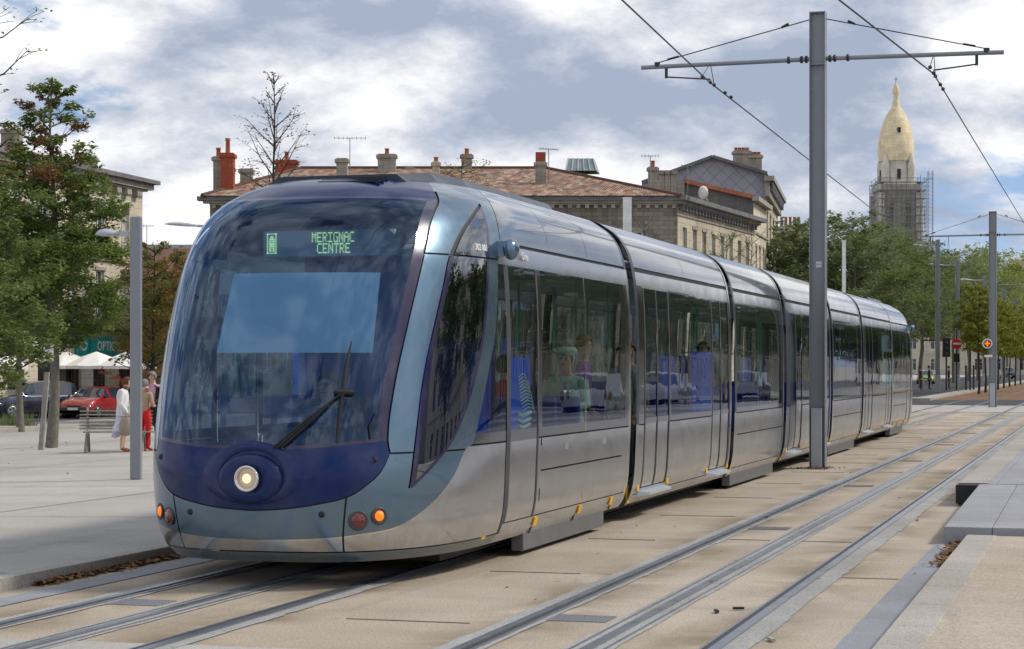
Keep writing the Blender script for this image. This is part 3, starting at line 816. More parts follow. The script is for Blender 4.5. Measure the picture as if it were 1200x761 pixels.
# plaza on the left, a gently falling plane
mb = MB(); zl = plaza_z(-33)
mb.add([(-8.1, -30, .10), (-8.1, 75, .10), (-33, 75, zl), (-33, -30, zl)], [(0, 1, 2, 3)])
setp(mb.build('plaza_pavement', M['plaza']), kind='structure')
mb = MB(); mb.box(-8.26, -8.1, -30, 75, -.3, .104); setp(mb.build('platform_kerb', M['kerb'], None, .012), kind='structure')
def wobble_strip(name, x0, x1, y0, y1, z, mat, jag=.0, step=.12, sides=(1, 1)):
    mb = MB(); n = int((y1 - y0) / step); vs = []
    a = b_ = 0
    for i in range(n + 1):
        y = y0 + (y1 - y0) * i / n
        if i % 3 == 0 or random.random() < .3: a = random.uniform(-jag, jag) * sides[0]
        if i % 4 == 0 or random.random() < .3: b_ = random.uniform(-jag, jag) * sides[1]
        if random.random() < .04: b_ *= 2.2
        vs += [(x0 + a, y, z), (x1 + b_, y, z)]
    mb.add(vs, [(2 * i, 2 * i + 1, 2 * i + 3, 2 * i + 2) for i in range(n)]); o = mb.build(name, mat); return setp(o, kind='structure')
wobble_strip('stone_strip', -7.87, -7.60, 2, 75, .006, M['bluestone'])
wobble_strip('stone_strip', -1.60, -1.30, 2, 20.0, .006, M['bluestone'], .006)
# saw-cut joints and iron covers in the plaza paving
mb = MB()
for k in range(11):
    y = 8 + 6.1 * k; z0_, z1_ = .1045, plaza_z(-32.9) + .0045
    mb.add([(-8.3, y, z0_), (-8.3, y + .03, z0_), (-32.9, y + .03, z1_), (-32.9, y, z1_)], [(0, 1, 2, 3)])
for x in (-12.4, -18.6, -24.8):
    z = plaza_z(x) + .0045; mb.add([(x, -5, z), (x + .03, -5, z), (x + .03, 74, z), (x, 74, z)], [(0, 1, 2, 3)])
M['faintjoint'] = simple('faint_paving_joint', (.27, .25, .22), .9)
setp(mb.build('plaza_joint', M['faintjoint']), kind='structure')
# tracks
def track(xc, y1, label):
    t = empty('tram_track', (xc, 0, 0), 0, label, 'track')
    for s in (-1, 1):
        o = wobble_strip('rail_concrete', s * .7475 - .10 - (.05 if s < 0 else 0), s * .7475 + .14 + (.06 if xc > -5 and s > 0 else 0), 2, 76, .006, M['concrete'], .012); del o['kind']; o.parent = t
        c = s * .7475
        mb = MB()
        mb.box(c - .035, c + .030, 1, y1, .0, .016)          # head
        mb.box(c - s * .085 - .010, c - s * .085 + .010, 1, y1, .0, .014)   # lip
        mb.build('rail', M['rail'], t)
        mb = MB(); mb.box(min(c - s * .075, c - s * .035), max(c - s * .075, c - s * .035), 1, y1, .0, .0085); mb.build('rail_groove', M['raildark'], t)
    o = wobble_strip('rail_concrete', -.15, .15, 2, 76, .0055, M['concrete'], .006); del o['kind']; o.parent = t
    mb = MB(); mb.box(-.032, .032, 1, 76, 0, .018); mb.box(-.11, -.095, 1, 76, 0, .011); mb.box(.095, .11, 1, 76, 0, .011); mb.build('power_rail', M['rail'], t)
    for y in np.arange(5.2, 76, 8):
        mb = MB()
        for k in range(7): mb.box(-.62, -.20, y + k * .05, y + k * .05 + .02, 0, .009)
        mb.build('drain_grate', M['bluestone'], t)
    return t
track(-6.34, 400, 'tram track under the tram, with a power strip between its rails')
track(-3.03, 400, 'empty tram track to the right of the tram, nearest the camera')
# transverse joints and slots
mb = MB()
for k, y in enumerate(np.arange(12.9, 75, 3.35)):
    w_ = .028
    mb.box(-4.98, -4.1 - .1 * (k % 3), y, y + w_, 0, .0045)
    if k % 3 == 1: mb.box(-2.1, -1.62, y + .3, y + .33, 0, .0045)
    if k % 4 == 2: mb.box(-3.6, -3.2, y + .3, y + .33, 0, .0045); mb.box(-2.9, -2.4, y + .3, y + .33, 0, .0045)
setp(mb.build('paving_joint', M['joint']), kind='structure')
# right-hand kerb, gravel footway and platform
mb = MB()
y = 2.0
while y < 19.8:
    mb.box(-1.30, -1.02, y, min(y + 1.19, 19.9), -.2, .105); y += 1.2
setp(mb.build('kerb', M['kerb'], None, .008), kind='structure')
sheet('footway', [(-1.02, -5), (30, -5), (30, 19.9), (-1.02, 19.9)], .098, M['resin'])
def slab_rows(x0, x1, y0, y1, z0, z1, dy, mat, name, edge=.45):
    mb = MB(); n = max(1, round((y1 - y0) / dy))
    for i in range(n):
        a = y0 + (y1 - y0) * i / n; b = y0 + (y1 - y0) * (i + 1) / n - .006
        za = z0 + (z1 - z0) * i / n; zb = z0 + (z1 - z0) * (i + 1) / n
        for (p, q) in ((x0, x0 + edge), (x0 + edge + .006, x1)):
            mb.add([(p, a, -.2), (q, a, -.2), (q, b, -.2), (p, b, -.2), (p, a, za), (q, a, za), (q, b, zb), (p, b, zb)], [(3, 2, 1, 0), (4, 5, 6, 7), (0, 1, 5, 4), (1, 2, 6, 5), (2, 3, 7, 6), (3, 0, 4, 7)])
    return setp(mb.build(name, mat, None, .006), kind='structure')
slab_rows(-1.52, 12, 20.0, 25.6, .17, .27, 1.35, M['slab'], 'platform_ramp')
slab_rows(-1.78, 12, 25.62, 78, .275, .275, 1.35, M['slab'], 'platform')
mb = MB(); mb.box(-1.80, -1.53, 25.50, 25.62, .03, .262); setp(mb.build('rubber_buffer', M['black'], None, .01), 'black rubber end block under the edge of the platform beside the near track', 'buffer')
wobble_strip('platform_edge', -1.775, -1.42, 25.62, 78, .281, M['kerb'])
# cross street, beyond the tram, and far avenue
sheet('cross_street', [(-26, 78), (60, 78), (60, 96), (-26, 96)], .0, M['plaza'])
sheet('cross_street', [(-30, 92), (60, 92), (60, 107), (-30, 107)], .004, M['asphalt'])
sheet('tram_corridor', [(-8.6, 107), (2.5, 107), (2.5, 500), (-8.6, 500)], .008, M['ballast'])
sheet('avenue', [(-23, 107), (-9.6, 107), (-9.6, 600), (-23, 600)], -.03, M['asphalt'])
sheet('avenue_pavement', [(-32, 107), (-23, 107), (-23, 600), (-60, 600)], .0, M['plaza'])
sheet('avenue_pavement', [(2.5, 107), (60, 107), (60, 600), (2.5, 600)], .0, M['plaza'])
mb = MB(); mb.box(-9.6, -8.6, 107.2, 500, -.1, .12); mb.box(-12.8, -8.6, 104, 107.2, -.1, .13); mb.box(-13.2, -11.0, 98.2, 100.6, 0, .16); setp(mb.build('traffic_island', M['kerb'], None, .01), kind='structure')
mb = MB(); mb.box(-8.5, -1.6, 78, 78.25, 0, .006); setp(mb.build('paving_joint', M['joint']), kind='structure')
# street on the left beyond the plaza wall
mb = MB(); zr = -.56
mb.add([(-33.5, -60, zr), (-33.5, 130, zr), (-120, 130, zr - .1), (-120, -60, zr - .1)], [(0, 1, 2, 3)]); setp(mb.build('side_street', M['asphalt']), kind='structure')
mb = MB(); mb.box(-35.6, -33.0, -40, 76, -.7, plaza_z(-33) + .15); pw = mb.build('low_wall', M['kerb'], None, .02); setp(pw, 'low pale stone wall with a dark face between the plaza and the parked cars', 'wall')
# autumn leaves swept along the kerbs
M['litter'] = None
def leafmat(name, cols, trans=.25, rough=.7):
    m, nt, b, out = newmat(name)
    g = N(nt, 'ShaderNodeNewGeometry')
    n = len(cols)
    c = ramp(nt, g.outputs['Random Per Island'], [(i / (n - 1) if n > 1 else 0, c) for i, c in enumerate(cols)])
    L(nt, c, b.inputs['Base Color']); b.inputs['Roughness'].default_value = rough; b.inputs['Specular IOR Level'].default_value = .3
    tr = N(nt, 'ShaderNodeBsdfTranslucent'); L(nt, c, tr.inputs[0]); mx = N(nt, 'ShaderNodeMixShader', n_0=trans)
    L(nt, b.outputs[0], mx.inputs[1]); L(nt, tr.outputs[0], mx.inputs[2]); L(nt, mx.outputs[0], out.inputs[0])
    return m
M['litter'] = leafmat('dry_leaf_litter', [(.16, .06, .025), (.26, .12, .04), (.10, .05, .025), (.30, .19, .08)], .1)
mb = MB(); rl = random.Random(3)
def litter(x, y, z=.0):
    s = rl.uniform(.014, .036); a = rl.uniform(0, pi); t = rl.uniform(-.5, .5)
    u = Vector((cos(a), sin(a), t)) * s; v = Vector((-sin(a), cos(a), rl.uniform(-.6, .6))) * s * .7; c = Vector((x, y, z + rl.uniform(.008, .035)))
    mb.add([c - u - v * .3, c + v, c + u, c - v], [(0, 1, 2, 3)])
for i in range(2600):
    y = rl.uniform(12, 20); x = -8.09 + abs(rl.gauss(0, .05)); litter(x, y) if (sin(y * 3.1) + sin(y * 1.3) > -.6) else None
for i in range(420):
    y = rl.uniform(17.6, 20.0); litter(-1.32 - abs(rl.gauss(0, .07)), y)
for i in range(160): litter(rl.gauss(-4.72, .16), rl.gauss(34.1, .14))
for i in range(26): litter(rl.uniform(-5, -1.4), rl.uniform(14, 34))
for i in range(200): litter(rl.uniform(-24, -10), rl.uniform(25, 60), -.05 if False else plaza_z(-17))
setp(mb.build('leaf_litter', M['litter']), 'dry brown leaves swept along the kerbs', 'leaves', kind='stuff')
for (x, y, l, a, m_) in ((-2.62, 13.95, .10, 1.9, 'black'), (-2.50, 14.15, .08, .4, 'black'), (-2.02, 12.6, .12, 2.0, 'kerb')):
    mb = MB(); mb.obox((0, 0, .012), (l / 2 * cos(a), l / 2 * sin(a), 0), (-.012 * sin(a), .012 * cos(a), 0), (0, 0, .008)); o = mb.build('stick', M[m_]); o.location = (x, y, .004)
    setp(o, {(-2.62): 'short black strip of debris lying on the near track bed', (-2.50): 'small thin black scrap beside the debris on the near track bed', (-2.02): 'pale twig lying beside the right rail at the front'}[x], 'debris')
# =================== catenary poles, wires, lamps ===================
PX = -4.70
def cat_pole(y, H_=7.72, label='', arm_z=6.93, detail=True, hw=.135):
    t = empty('catenary_pole', (PX, y, 0), 0, label, 'pole', 'catenary poles between the two tracks')
    mb = MB(); f_, w_ = .125, hw          # H-section steel post: web faces the track
    mb.box(-w_, w_, -.012, .012, 0, H_); mb.box(-w_, -w_ + .016, -f_, f_, 0, H_); mb.box(w_ - .016, w_, -f_, f_, 0, H_)
    mb.box(-w_ + .02, w_ - .02, -f_ * .8, f_ * .8, H_ - .9, H_ - .885); mb.box(-w_ + .02, w_ - .02, -f_ * .8, f_ * .8, H_ - .02, H_)
    mb.build('post', M['steel'], t, .003)
    mb = MB(); mb.box(-w_ + .03, w_ - .05, -f_ - .012, -.02, .02, 1.02); mb.build('cable_cover', M['steel2'], t, .01)
    mb = MB(); mb.box(-.20, .20, -.2, .2, -.0, .022); mb.build('base_plate', M['steel'], t)
    if detail:
        mb = MB(); mb.box(-.035, .06, -.018, -.0135, 3.40, 3.50); sg_ = mb.build('number_plate', M['whitepaint'], t)
        text_mesh('plate_number', '0215', .04, M['cast'], sg_, frame((.012, -.0195, 3.45), (1, 0, 0), (0, 0, 1)), .0005)
    for s in (-1, 1):
        mb = MB(); mb.tube([(s * .14, 0, arm_z), (s * 3.06, 0, arm_z - .02)], .038, 10); a = mb.build('bracket_arm', M['steel'], t)
        mb = MB()
        for k in (.2, .28, .5): mb.lathe([(.038, -.02), (.062, -.02), (.062, .02), (.038, .02)], (s * k, 0, arm_z), 10, axis='x')
        mb.build('insulator', M['cast'], a)
        mb = MB(); mb.tube([(s * .14, 0, H_ - .12), (s * 2.78, 0, arm_z + .05)], .010, 6); mb.tube([(s * .5, 0, H_ - .12 - .36 * .135), (s * .62, 0, H_ - .12 - .48 * .27 + .02)], .022, 6)
        mb.tube([(s * 2.4, 0, arm_z + .145), (s * 2.6, 0, arm_z + .10)], .02, 6); mb.tube([(s * 2.78, 0, arm_z - .02), (s * 2.78, 0, arm_z + .06)], .05, 8)
        mb.build('stay_wire', M['cast'], t)
        # registration arm and droppers
        wx = {-1: -1.85, 1: 1.92}[s]; wz = 6.60
        mb = MB(); mb.tube([(s * 2.62, 0, arm_z), (s * 2.62, 0, arm_z - .22)], .028, 6); mb.tube([(s * 2.62, 0, arm_z - .2), (wx, 0, wz + .06), (wx, 0, wz)], .014, 6)
        mb.build('registration_arm', M['cast'], t); mb = MB(); mb.tube([(wx, -.7, wz + .02), (wx, 0, arm_z), (wx, .35, wz + .02)], .007, 5); mb.build('dropper_wire', M['cast'], t)
        for q in (-.7, 0, .35, 1.4, 2.0): mb = MB(); mb.sphere((wx, q, wz + .01), .035, 4); mb.build('wire_clamp', M['cast'], t)
    return t
cat_pole(34.3, label='tall grey steel pole with cross arm standing beside the tram in the foreground')
cat_pole(88.6, 8.35, 'grey steel pole carrying a round orange signal, standing beyond the tram', arm_z=7.35, detail=False, hw=.16)
cat_pole(143, 8.35, 'distant pole at the right edge whose arm shows behind the signal pole', arm_z=7.35, detail=False)
def wire(name, pts, label, r=.011):
    mb = MB(); mb.tube(pts, r, 6); setp(mb.build(name, M['cast']), label, 'wire')
wire('contact_wire', [(-4.6, -20, 6.6), (-6.2, 26.3, 6.6), (-6.55, 34.3, 6.6), (-7.0, 62, 6.62), (-7.4, 88.6, 6.95), (-6.6, 143, 6.95), (-6.6, 300, 6.95)], 'black overhead wire above the track of the tram, hung from the left arms', .013)
wire('contact_wire', [(-7.4, -20, 6.6), (-3.42, 27.1, 6.6), (-2.78, 34.3, 6.6), (-2.9, 88.6, 6.95), (-3.0, 143, 6.95), (-3.0, 300, 6.95)], 'black overhead wire above the empty track, hung from the right arms', .013)

# street lamps
def lamp(x, y, z0, H_, arm, w_, label, ang=0, tilt=.12, sleeve=False, group=None):
    t = empty('street_lamp', (x, y, z0), ang, label, 'street lamp', group)
    mb = MB(); mb.box(-w_ / 2, w_ / 2, -w_ / 2, w_ / 2, 0, H_); mb.build('post', M['steel'], t, w_ * .12)
    if sleeve:
        mb = MB(); mb.box(-w_ / 2 - .015, w_ / 2 + .015, -w_ / 2 - .015, w_ / 2 + .015, 0, 1.15); mb.build('base_sleeve', M['steel2'], t, .01)
    za = H_ - w_ * 1.3
    mb = MB(); mb.bar((-w_ / 2, 0, za - .05), (-arm * .45, 0, za - .05 + tilt * arm * .45), w_ * .45, w_ * .45); mb.build('arm', M['steel2'], t)
    # head: a flat almond shell
    mb = MB(); n = 12; vs = []; L_ = arm * .62; x0 = -arm * .38
    sec = [(0, .25, .2), (.12, .6, .55), (.35, .95, .9), (.6, 1, 1), (.85, .7, .75), (1, .12, .1)]
    for (k, wd, ht) in sec:
        for j in range(n):
            a = 2 * pi * j / n; h_ = max(sin(a), -.25)
            vs.append((x0 - L_ * k, cos(a) * w_ * .85 * wd, za + tilt * (arm * .38 + L_ * k) * 1.0 + h_ * w_ * .55 * ht - .06))
    mb.add(vs, [(i * n + j, i * n + (j + 1) % n, (i + 1) * n + (j + 1) % n, (i + 1) * n + j) for i in range(len(sec) - 1) for j in range(n)], 0, True)
    mb.build('lamp_head', M['steel2'], t)
    return t
p = at(159.5, 31.1); lamp(p.x, p.y, plaza_z(p.x), 4.04, .63, .165, 'grey street lamp with a short arm standing alone on the plaza in the foreground', TH, -.0)
p = at(262, 56); lamp(p.x, p.y, plaza_z(p.x), 6.0, 1.65, .15, 'street lamp behind the tram with only its pale head showing left of the windscreen', TH, .06)
for i, (x, y, h, lb) in enumerate([(-11, 139, 10.3, 'nearest tall avenue lamp, just right of the tail of the tram'), (-10.6, 152, 9.6, 'second tall avenue lamp, beside the round no entry sign'), (-10.6, 186, 9.9, 'third tall avenue lamp, just left of the signal pole'), (-10.6, 219, 9.9, 'fourth tall avenue lamp, just right of the signal pole'), (-10.6, 252, 9.9, 'fifth avenue lamp above the golden clipped trees'), (-10.6, 285, 9.9, 'farthest avenue lamp near the right edge')]):
    lamp(x, y, 0, h, 2.6, .27, lb, TH, -.0, True, 'tall lamps along the avenue')
# white slim masts
for (u, d, vt, w_, lb) in ((735, 58, 233, .24, 'wide white mast standing behind the roof of the front of the tram'), (989, 75, 283, .13, 'slim white mast rising behind the middle of the tram')):
    p = at(u, d); mb = MB(); mb.box(-w_ / 2, w_ / 2, -w_ * .3, w_ * .3, plaza_z(p.x), hz(vt, d)); mb.box(-w_ / 2 - .01, w_ / 2 + .01, -w_ * .3 - .01, w_ * .3 + .01, hz(vt, d), hz(vt, d) + .03)
    o = mb.build('white_mast', M['whitepaint'], None, .01, (p.x, p.y, 0), TH); setp(o, lb, 'mast')

# signal disc on the second pole
def disc(name, c, r, mats, label, cat, extra, rz=TH):
    t = empty(name, c, rz, label, cat)
    mb = MB(); mb.lathe([(.001, -.03), (r * .78, -.03), (r * .80, -.028)], n=32, axis='y'); mb.build('face', mats[0], t)
    mb = MB(); mb.lathe([(r * .80, -.028), (r * .82, -.034), (r, -.034), (r, .0), (.001, .0)], n=32, axis='y'); mb.build('rim', mats[1], t)
    extra(t, r); return t
def cross(t, r):
    mb = MB(); mb.box(-r * .55, r * .55, -.04, -.031, -r * .14, r * .14); mb.box(-r * .14, r * .14, -.041, -.030, -r * .55, r * .55); mb.build('cross_lamp', M['amber'], t)
disc('tram_signal', (PX - .22, 88.35, hz(403, 86.6)), .21, (M['redlens'], M['whitepaint']), 'round red signal disc with a glowing orange cross and white rim on a pole', 'signal', cross)
mb = MB(); mb.box(-.17, .17, -.01, .01, -.05, .05); o = mb.build('small_plate', M['whitepaint'], None, .004, (PX - .17, 88.3, hz(417.5, 86.6)), TH); setp(o, 'small blank white plate under the orange cross signal', 'sign')
# avenue entry signs and bollards
def post(x, y, h, r=.06): mb = MB(); mb.tube([(0, 0, 0), (0, 0, h)], r, 8); return mb
t = empty('no_entry_sign', (*at(1121, 139).xy, 0.1), TH, 'red round no entry sign on a dark post beside the avenue', 'sign')
post(0, 0, 4.2).build('post', M['darkgrey'], t)
mb = MB(); mb.lathe([(.001, -.09), (.33, -.09), (.36, -.085), (.36, -.06), (.001, -.06)], (0, 0, hz(403, 139) - .1), 28, axis='y'); mb.build('disc', M['red'], t)
mb = MB(); mb.box(-.27, .27, -.098, -.091, hz(403, 139) - .165, hz(403, 139) - .035); mb.build('white_bar', M['whitepaint'], t)
mb = MB(); mb.box(-.2, .2, -.1, .1, hz(421, 139) - .3, hz(421, 139) + .3); mb.build('signal_box', M['black'], t, .05)
for (u, d, vt, lb) in ((1109, 138, 398, 'black traffic light post left of the no entry sign'), (1137, 138, 388, 'black traffic light post right of the no entry sign')):
    p = at(u, d); t = empty('traffic_light', (p.x, p.y, .1), TH, lb, 'traffic light'); h = hz(vt, d)
    post(0, 0, h).build('post', M['darkgrey'], t)
    mb = MB(); mb.box(-.25, .25, -.14, .14, h - 1.3, h); mb.build('signal_head', M['black'], t, .04)
    for k in range(3): mb = MB(); mb.lathe([(.12, -.16), (.1, -.145), (.001, -.145)], (0, 0, h - .25 - k * .4), 12, axis='y'); mb.build('lens', M['redlens'] if k == 0 else M['darkgrey'], t)
for i, (u, d) in enumerate([(1132, 139), (1141, 141), (1148, 150)]):
    p = at(u, d); mb = post(0, 0, 1.7 + .0 * i, .07); mb.sphere((0, 0, 1.7), .09, 6); o = mb.build('bollard', M['darkgrey'], None, 0, (p.x, p.y, 0.05))
    setp(o, ['dark bollard nearest the no entry sign', 'middle dark bollard right of the no entry sign', 'dark bollard farthest right of the no entry sign'][i], 'bollard', 'dark bollards at the avenue entry')
# grey post on the plaza beside the near tree, with a small parking plate
t = empty('sign_post', (*at(48, 46).xy, plaza_z(at(48, 46).x)), TH, 'pale timber post with a small white plate beside the bench and tree', 'sign post')
mb = MB(); mb.bar((0, 0, 0), (.16, 0, hz(424, 46) - plaza_z(at(48, 46).x)), .11); mb.build('post', M['wood'], t, .01)
mb = MB(); mb.box(.08, .30, -.09, -.07, 2.02, 2.42); pl = mb.build('plate', M['whitepaint'], t)
mb = MB(); mb.box(.11, .24, -.094, -.0905, 2.30, 2.38); mb.box(.11, .27, -.094, -.0905, 2.20, 2.215); mb.box(.11, .27, -.094, -.0905, 2.14, 2.155); mb.build('plate_marks', M['darkgrey'], pl)
mb = MB(); mb.box(-.05, .22, -.1, .06, 1.78, 2.0); mb.build('bracket', M['black'], t, .02)
# bench
t = empty('bench', (*at(126, 43.9).xy, plaza_z(at(126, 43.9).x)), TH + .12, 'weathered grey slatted bench on the plaza next to the standing women', 'bench')
for k in range(6):
    mb = MB(); z = .50 + k * .075; y = -.02 - .0 + .22 + k * .028 
    mb.bar((-.62, y, z), (.95, y, z), .055, .022, up=(0, .35, 1)); mb.build('backrest_slat', M['wood'], t, .006)
for k in range(5):
    mb = MB(); mb.bar((-.50, -.26 + k * .10, .44), (1.0, -.26 + k * .10, .44), .08, .03); mb.build('seat_slat', M['wood'], t, .006)
for x in (-.42, .78):
    mb = MB(); mb.tube([(x - .02, -.33, 0), (x - .02, -.27, .2), (x, -.2, .40), (x, .12, .42), (x - .02, .22, .5), (x - .04, .40, .96)], [.035, .03, .03, .03, .028, .02], 6); mb.tube([(x, .1, .4), (x, .3, .0)], [.03, .035], 6); mb.build('leg_frame', M['wood'], t)
# =================== buildings ===================
def stonemat(name, c1, c2, dirt, block=(.9, .38), mortar=.5, streak=.5, rot=False, brick=False):
    m, nt, b, out = newmat(name)
    v = coord(nt, kind='UV')
    br = N(nt, 'ShaderNodeTexBrick', i_Scale=1.0); br.inputs['Mortar Size'].default_value = .012; br.inputs['Brick Width'].default_value = block[0]; br.inputs['Row Height'].default_value = block[1]
    br.inputs['Color1'].default_value = (*c1, 1); br.inputs['Color2'].default_value = (*c2, 1); br.inputs['Mortar'].default_value = (*[c * mortar for c in c1], 1); br.inputs['Bias'].default_value = -.2
    L(nt, v, br.inputs['Vector'])
    tcn = nt.nodes.new('ShaderNodeMapping'); L(nt, v, tcn.inputs[0]); tcn.inputs['Scale'].default_value = (1.3, .12, 1)
    st = noise(nt, tcn.outputs[0], 1.2, 6, .65, .4); g = noise(nt, v, .35, 6, .6)
    col = mixc(nt, ramp(nt, st, [(.45, 0), (.72, streak)]), br.outputs[0], dirt)
    col = mixc(nt, ramp(nt, g, [(.48, 0), (.7, streak)]), col, dirt)
    if brick:
        g2 = noise(nt, v, .23, 5, .6, .6); col = mixc(nt, ramp(nt, g2, [(.56, 0), (.62, .75)]), col, (.30, .10, .06))
    L(nt, col, b.inputs['Base Color']); b.inputs['Roughness'].default_value = .9; b.inputs['Specular IOR Level'].default_value = .2
    L(nt, bump(nt, br.outputs['Fac'], -.4, .02), b.inputs['Normal'])
    return m
M['limestone'] = stonemat('cream_limestone', (.62, .56, .43), (.54, .49, .38), (.22, .195, .155), streak=.5)
M['limestone2'] = stonemat('sunlit_limestone', (.72, .66, .52), (.66, .60, .48), (.34, .30, .24), streak=.4)  # paler variant of the cream limestone, shared by several houses
M['rubble'] = stonemat('dark_rubble_stone', (.32, .28, .23), (.19, .17, .145), (.075, .068, .06), (.5, .22), .45, .75, brick=True)
M['brickred'] = stonemat('red_brick', (.42, .10, .055), (.34, .08, .045), (.13, .06, .05), (.24, .08), .8, .3)
M['chimstone'] = stonemat('chimney_stone', (.42, .39, .33), (.30, .28, .245), (.09, .08, .07), (.4, .2), .7, .6)
M['greywall'] = stonemat('grey_party_wall', (.22, .215, .215), (.17, .165, .17), (.09, .085, .085), (.6, .3), .7, .6)
M['trim'] = simple('weathered_stone_trim', (.36, .33, .28), .85, 0, .3, 2)
M['cornice'] = simple('dark_grey_cornice', (.16, .16, .165), .7, 0, .3, 2)
M['terracotta'] = simple('terracotta_pot', (.42, .15, .08), .8, 0, .25, 5)
M['shutter'] = simple('grey_blue_shutter', (.30, .34, .38), .6)
M['pane'] = simple('dark_window_pane', (.02, .024, .03), .08, 0, .2, coat=.5)
M['curtain'] = simple('pale_window_blind', (.50, .49, .46), .6)
M['brown'] = simple('brown_shop_timber', (.16, .055, .03), .6)
M['teal'] = simple('teal_shop_sign', (.0, .30, .27), .45)
def tilemat(name, cols, w_=.22, r_=.42):
    m, nt, b, out = newmat(name); v = coord(nt, kind='UV')
    br = N(nt, 'ShaderNodeTexBrick', i_Scale=1.0, offset=0.0); br.inputs['Brick Width'].default_value = w_ ; br.inputs['Row Height'].default_value = r_; br.inputs['Mortar Size'].default_value = .0
    br.inputs['Color1'].default_value = (0, 0, 0, 1); br.inputs['Color2'].default_value = (1, 1, 1, 1); L(nt, v, br.inputs['Vector'])
    col = ramp(nt, br.outputs[0], [(i / (len(cols) - 1), c) for i, c in enumerate(cols)])
    g = noise(nt, v, .5, 6, .6); col = mixc(nt, ramp(nt, g, [(.45, 0), (.7, .6)]), col, (.14, .10, .075))
    wv = N(nt, 'ShaderNodeTexWave', i_Scale=1.0 / w_ / 2 * 1.0, wave_type='BANDS', bands_direction='X', wave_profile='SIN'); L(nt, v, wv.inputs['Vector'])
    wr = N(nt, 'ShaderNodeTexWave', i_Scale=1.0 / r_ / 2, wave_type='BANDS', bands_direction='Y', wave_profile='SAW'); L(nt, v, wr.inputs['Vector'])
    ad = N(nt, 'ShaderNodeMath', operation='ADD'); L(nt, wv.outputs['Fac'], ad.inputs[0]); L(nt, wr.outputs['Fac'], ad.inputs[1])
    col = mixc(nt, 1.0, col, ramp(nt, wv.outputs['Fac'], [(0, .45), (.35, 1)]), 'MULTIPLY')
    L(nt, col, b.inputs['Base Color']); L(nt, bump(nt, ad.outputs[0], .8, .08), b.inputs['Normal']); b.inputs['Roughness'].default_value = .85
    return m
M['tiles'] = tilemat('clay_roof_tiles', [(.46, .20, .12), (.62, .42, .30), (.28, .13, .085), (.70, .55, .42), (.42, .25, .17), (.18, .115, .09), (.58, .30, .19)])
M['tiles2'] = tilemat('old_brown_tiles', [(.20, .09, .06), (.28, .13, .08), (.16, .08, .06)])
m, nt, b, out = newmat('diamond_slate'); v = coord(nt, kind='UV', rot=(0, 0, pi / 4))
br = N(nt, 'ShaderNodeTexBrick', i_Scale=1.0, offset=0.0); br.inputs['Brick Width'].default_value = .62; br.inputs['Row Height'].default_value = .62; br.inputs['Mortar Size'].default_value = .022
br.inputs['Color1'].default_value = (.40, .41, .45, 1); br.inputs['Color2'].default_value = (.33, .34, .375, 1); br.inputs['Mortar'].default_value = (.22, .23, .255, 1); L(nt, v, br.inputs['Vector'])
g = noise(nt, v, .35, 5); L(nt, mixc(nt, ramp(nt, g, [(.4, 0), (.75, .5)]), br.outputs[0], (.24, .235, .24)), b.inputs['Base Color']); b.inputs['Roughness'].default_value = .6; M['slate'] = m

